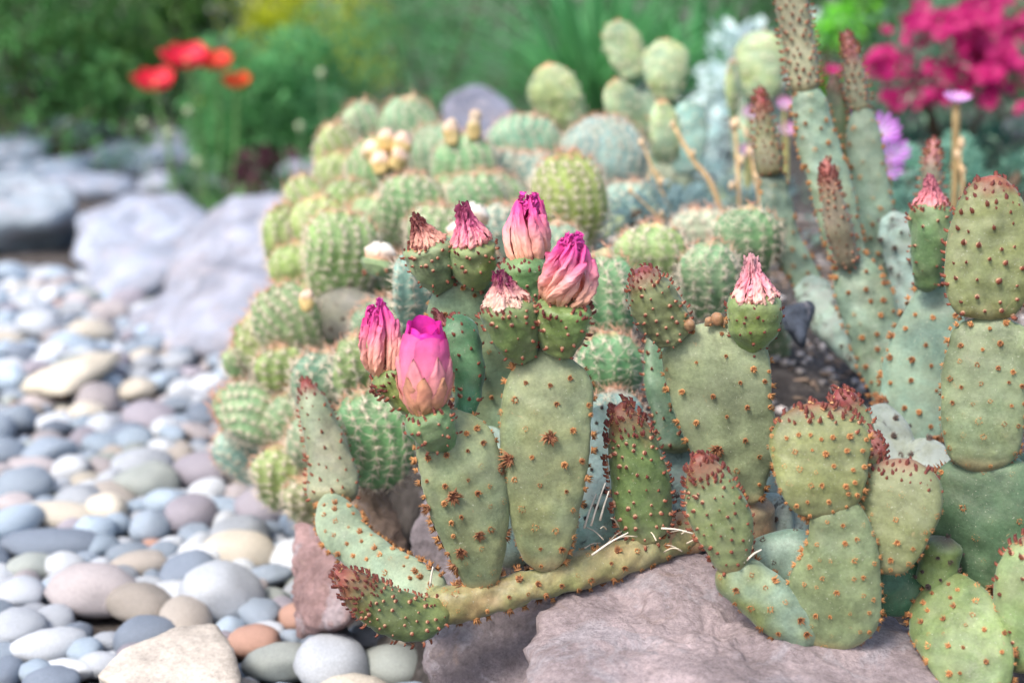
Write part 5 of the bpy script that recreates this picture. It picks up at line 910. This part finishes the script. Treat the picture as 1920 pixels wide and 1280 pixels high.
stalk([(1395, 430, 1.56), (1385, 360, 1.55), (1382, 300, 1.55), (1378, 235, 1.55)], 'upright tan dry stalk with pale heads beside the red-tipped narrow pad', [(1378, 232, 1.55, .012), (1400, 250, 1.54, .008), (1390, 300, 1.54, .008), (1372, 350, 1.54, .009)], .004)
stalk([(1440, 430, 1.55), (1425, 380, 1.55), (1415, 330, 1.55), (1408, 290, 1.55)], 'upright tan dry stalk with lilac-tinged heads', [(1405, 285, 1.55, .009), (1420, 330, 1.54, .007)], .004)
stalk([(1800, 400, 1.56), (1805, 350, 1.55), (1800, 310, 1.55), (1802, 270, 1.55)], 'short dry stalk with tan heads beside the lilac daisy-like flower', [(1802, 268, 1.55, .010), (1795, 290, 1.55, .008), (1805, 320, 1.55, .007)], .003)
# dry straws and mulch
for i, (a, b, lb) in enumerate((((1108, 985, .925), (1135, 905, .92), 'pale dry straw standing upright behind the branch'), ((1125, 975, .925), (1142, 920, .92), 'short pale straw beside the upright straw'), ((1110, 1040, .915), (1178, 998, .91), 'long white straw lying across the branch'), ((1095, 990, .93), (1118, 925, .93), 'pale straw leaning against the weathered pad'), ((1240, 990, .93), (1300, 1000, .925), 'thin straw at the brown end of the branch'), ((1395, 1055, .875), (1405, 1010, .872), 'thin white spine standing on the old joint'), ((1400, 1050, .875), (1428, 1030, .872), 'thin white spine slanting over the old joint'), ((806, 1098, .92), (812, 1062, .918), 'tiny pale bristle on the branch beside the scar'))):
    mb = MB(); p, q = at(*a), at(*b); tube(mb, [p, (p + q) / 2 + [0, 0, .001], q], [.0008, .0005], (.66, .60, .50), 4, 6); tag(mb.build('dry_straw', M['spine']), lb, 'straw')
for k in range(18):
    p = at(rng.uniform(1395, 1500), rng.uniform(1000, 1050), rng.uniform(.91, .95)); a = rng.uniform(-.5, .9); q = p + np.array([math.cos(a), .4 * math.sin(a), rng.uniform(-.1, .35)]) * rng.uniform(.012, .028)
    mb = MB(); tube(mb, [p, (p + q) / 2 + [0, 0, .002], q], [.0012, .0008], np.array([.30, .15, .08]) * rng.uniform(.5, 1.5), 4, 6); tag(mb.build('dry_needle', M['spine']), 'reddish brown dry needle in the hollow behind the old joint', 'needle', 'needles in the hollow')
for k in range(12):
    p = at(rng.uniform(1085, 1290), rng.uniform(985, 1035), rng.uniform(.925, .95)); a = rng.uniform(0, 6.28); q = p + np.array([math.cos(a), .5 * math.sin(a), rng.uniform(.0, .5)]) * rng.uniform(.010, .024)
    mb = MB(); tube(mb, [p, (p + q) / 2 + [0, 0, .0015], q], [.0006, .0004], np.array([.60, .52, .40]) * rng.uniform(.7, 1.2), 4, 6); tag(mb.build('dry_straw', M['spine']), 'short bit of straw littered along the corky branch', 'straw', 'straw bits on the branch')
mb = MB(); n = 2600
for k in range(n):
    y = rng.uniform(.85, 2.1); x = rng.uniform(xb(y) + .07, .62); z = float(gh(x, y)); L_ = rng.uniform(.006, .022); a = rng.uniform(0, 6.28); e = rng.uniform(-.25, .35); dr = np.array([math.cos(a), math.sin(a), e])
    cone(mb, (x, y, z + .001), np.array([x, y, z + .002]) + dr * L_, rng.uniform(.0008, .003), np.array([.26, .19, .14]) * rng.uniform(.4, 1.7), np.array([.22, .15, .11]) * rng.uniform(.4, 1.7), 4)
tag(mb.build('mulch', M['spine'], None, loc=(0, 0, 0), smooth=False), 'brown bark mulch and needles covering the soil between cacti', 'mulch', kind='stuff')
mb = MB(); n = 2600; d3, f3 = ico(1)
for k in range(n):
    y = rng.uniform(.85, 2.1); x = rng.uniform(xb(y) + .05, .62); z = float(gh(x, y)); s_ = rng.uniform(.002, .006); V = d3 * (1 + .2 * rng.normal(size=(len(d3), 1)) * .5) * s_ * np.array([1, 1, .7]); mb.add(V + [x, y, z + .001], f3, np.array([.34, .31, .30]) * rng.uniform(.5, 1.6))
tag(mb.build('grit', M['spine'], None, loc=(0, 0, 0), smooth=False), 'grey grit scattered on the soil between the cacti', 'gravel', kind='stuff')
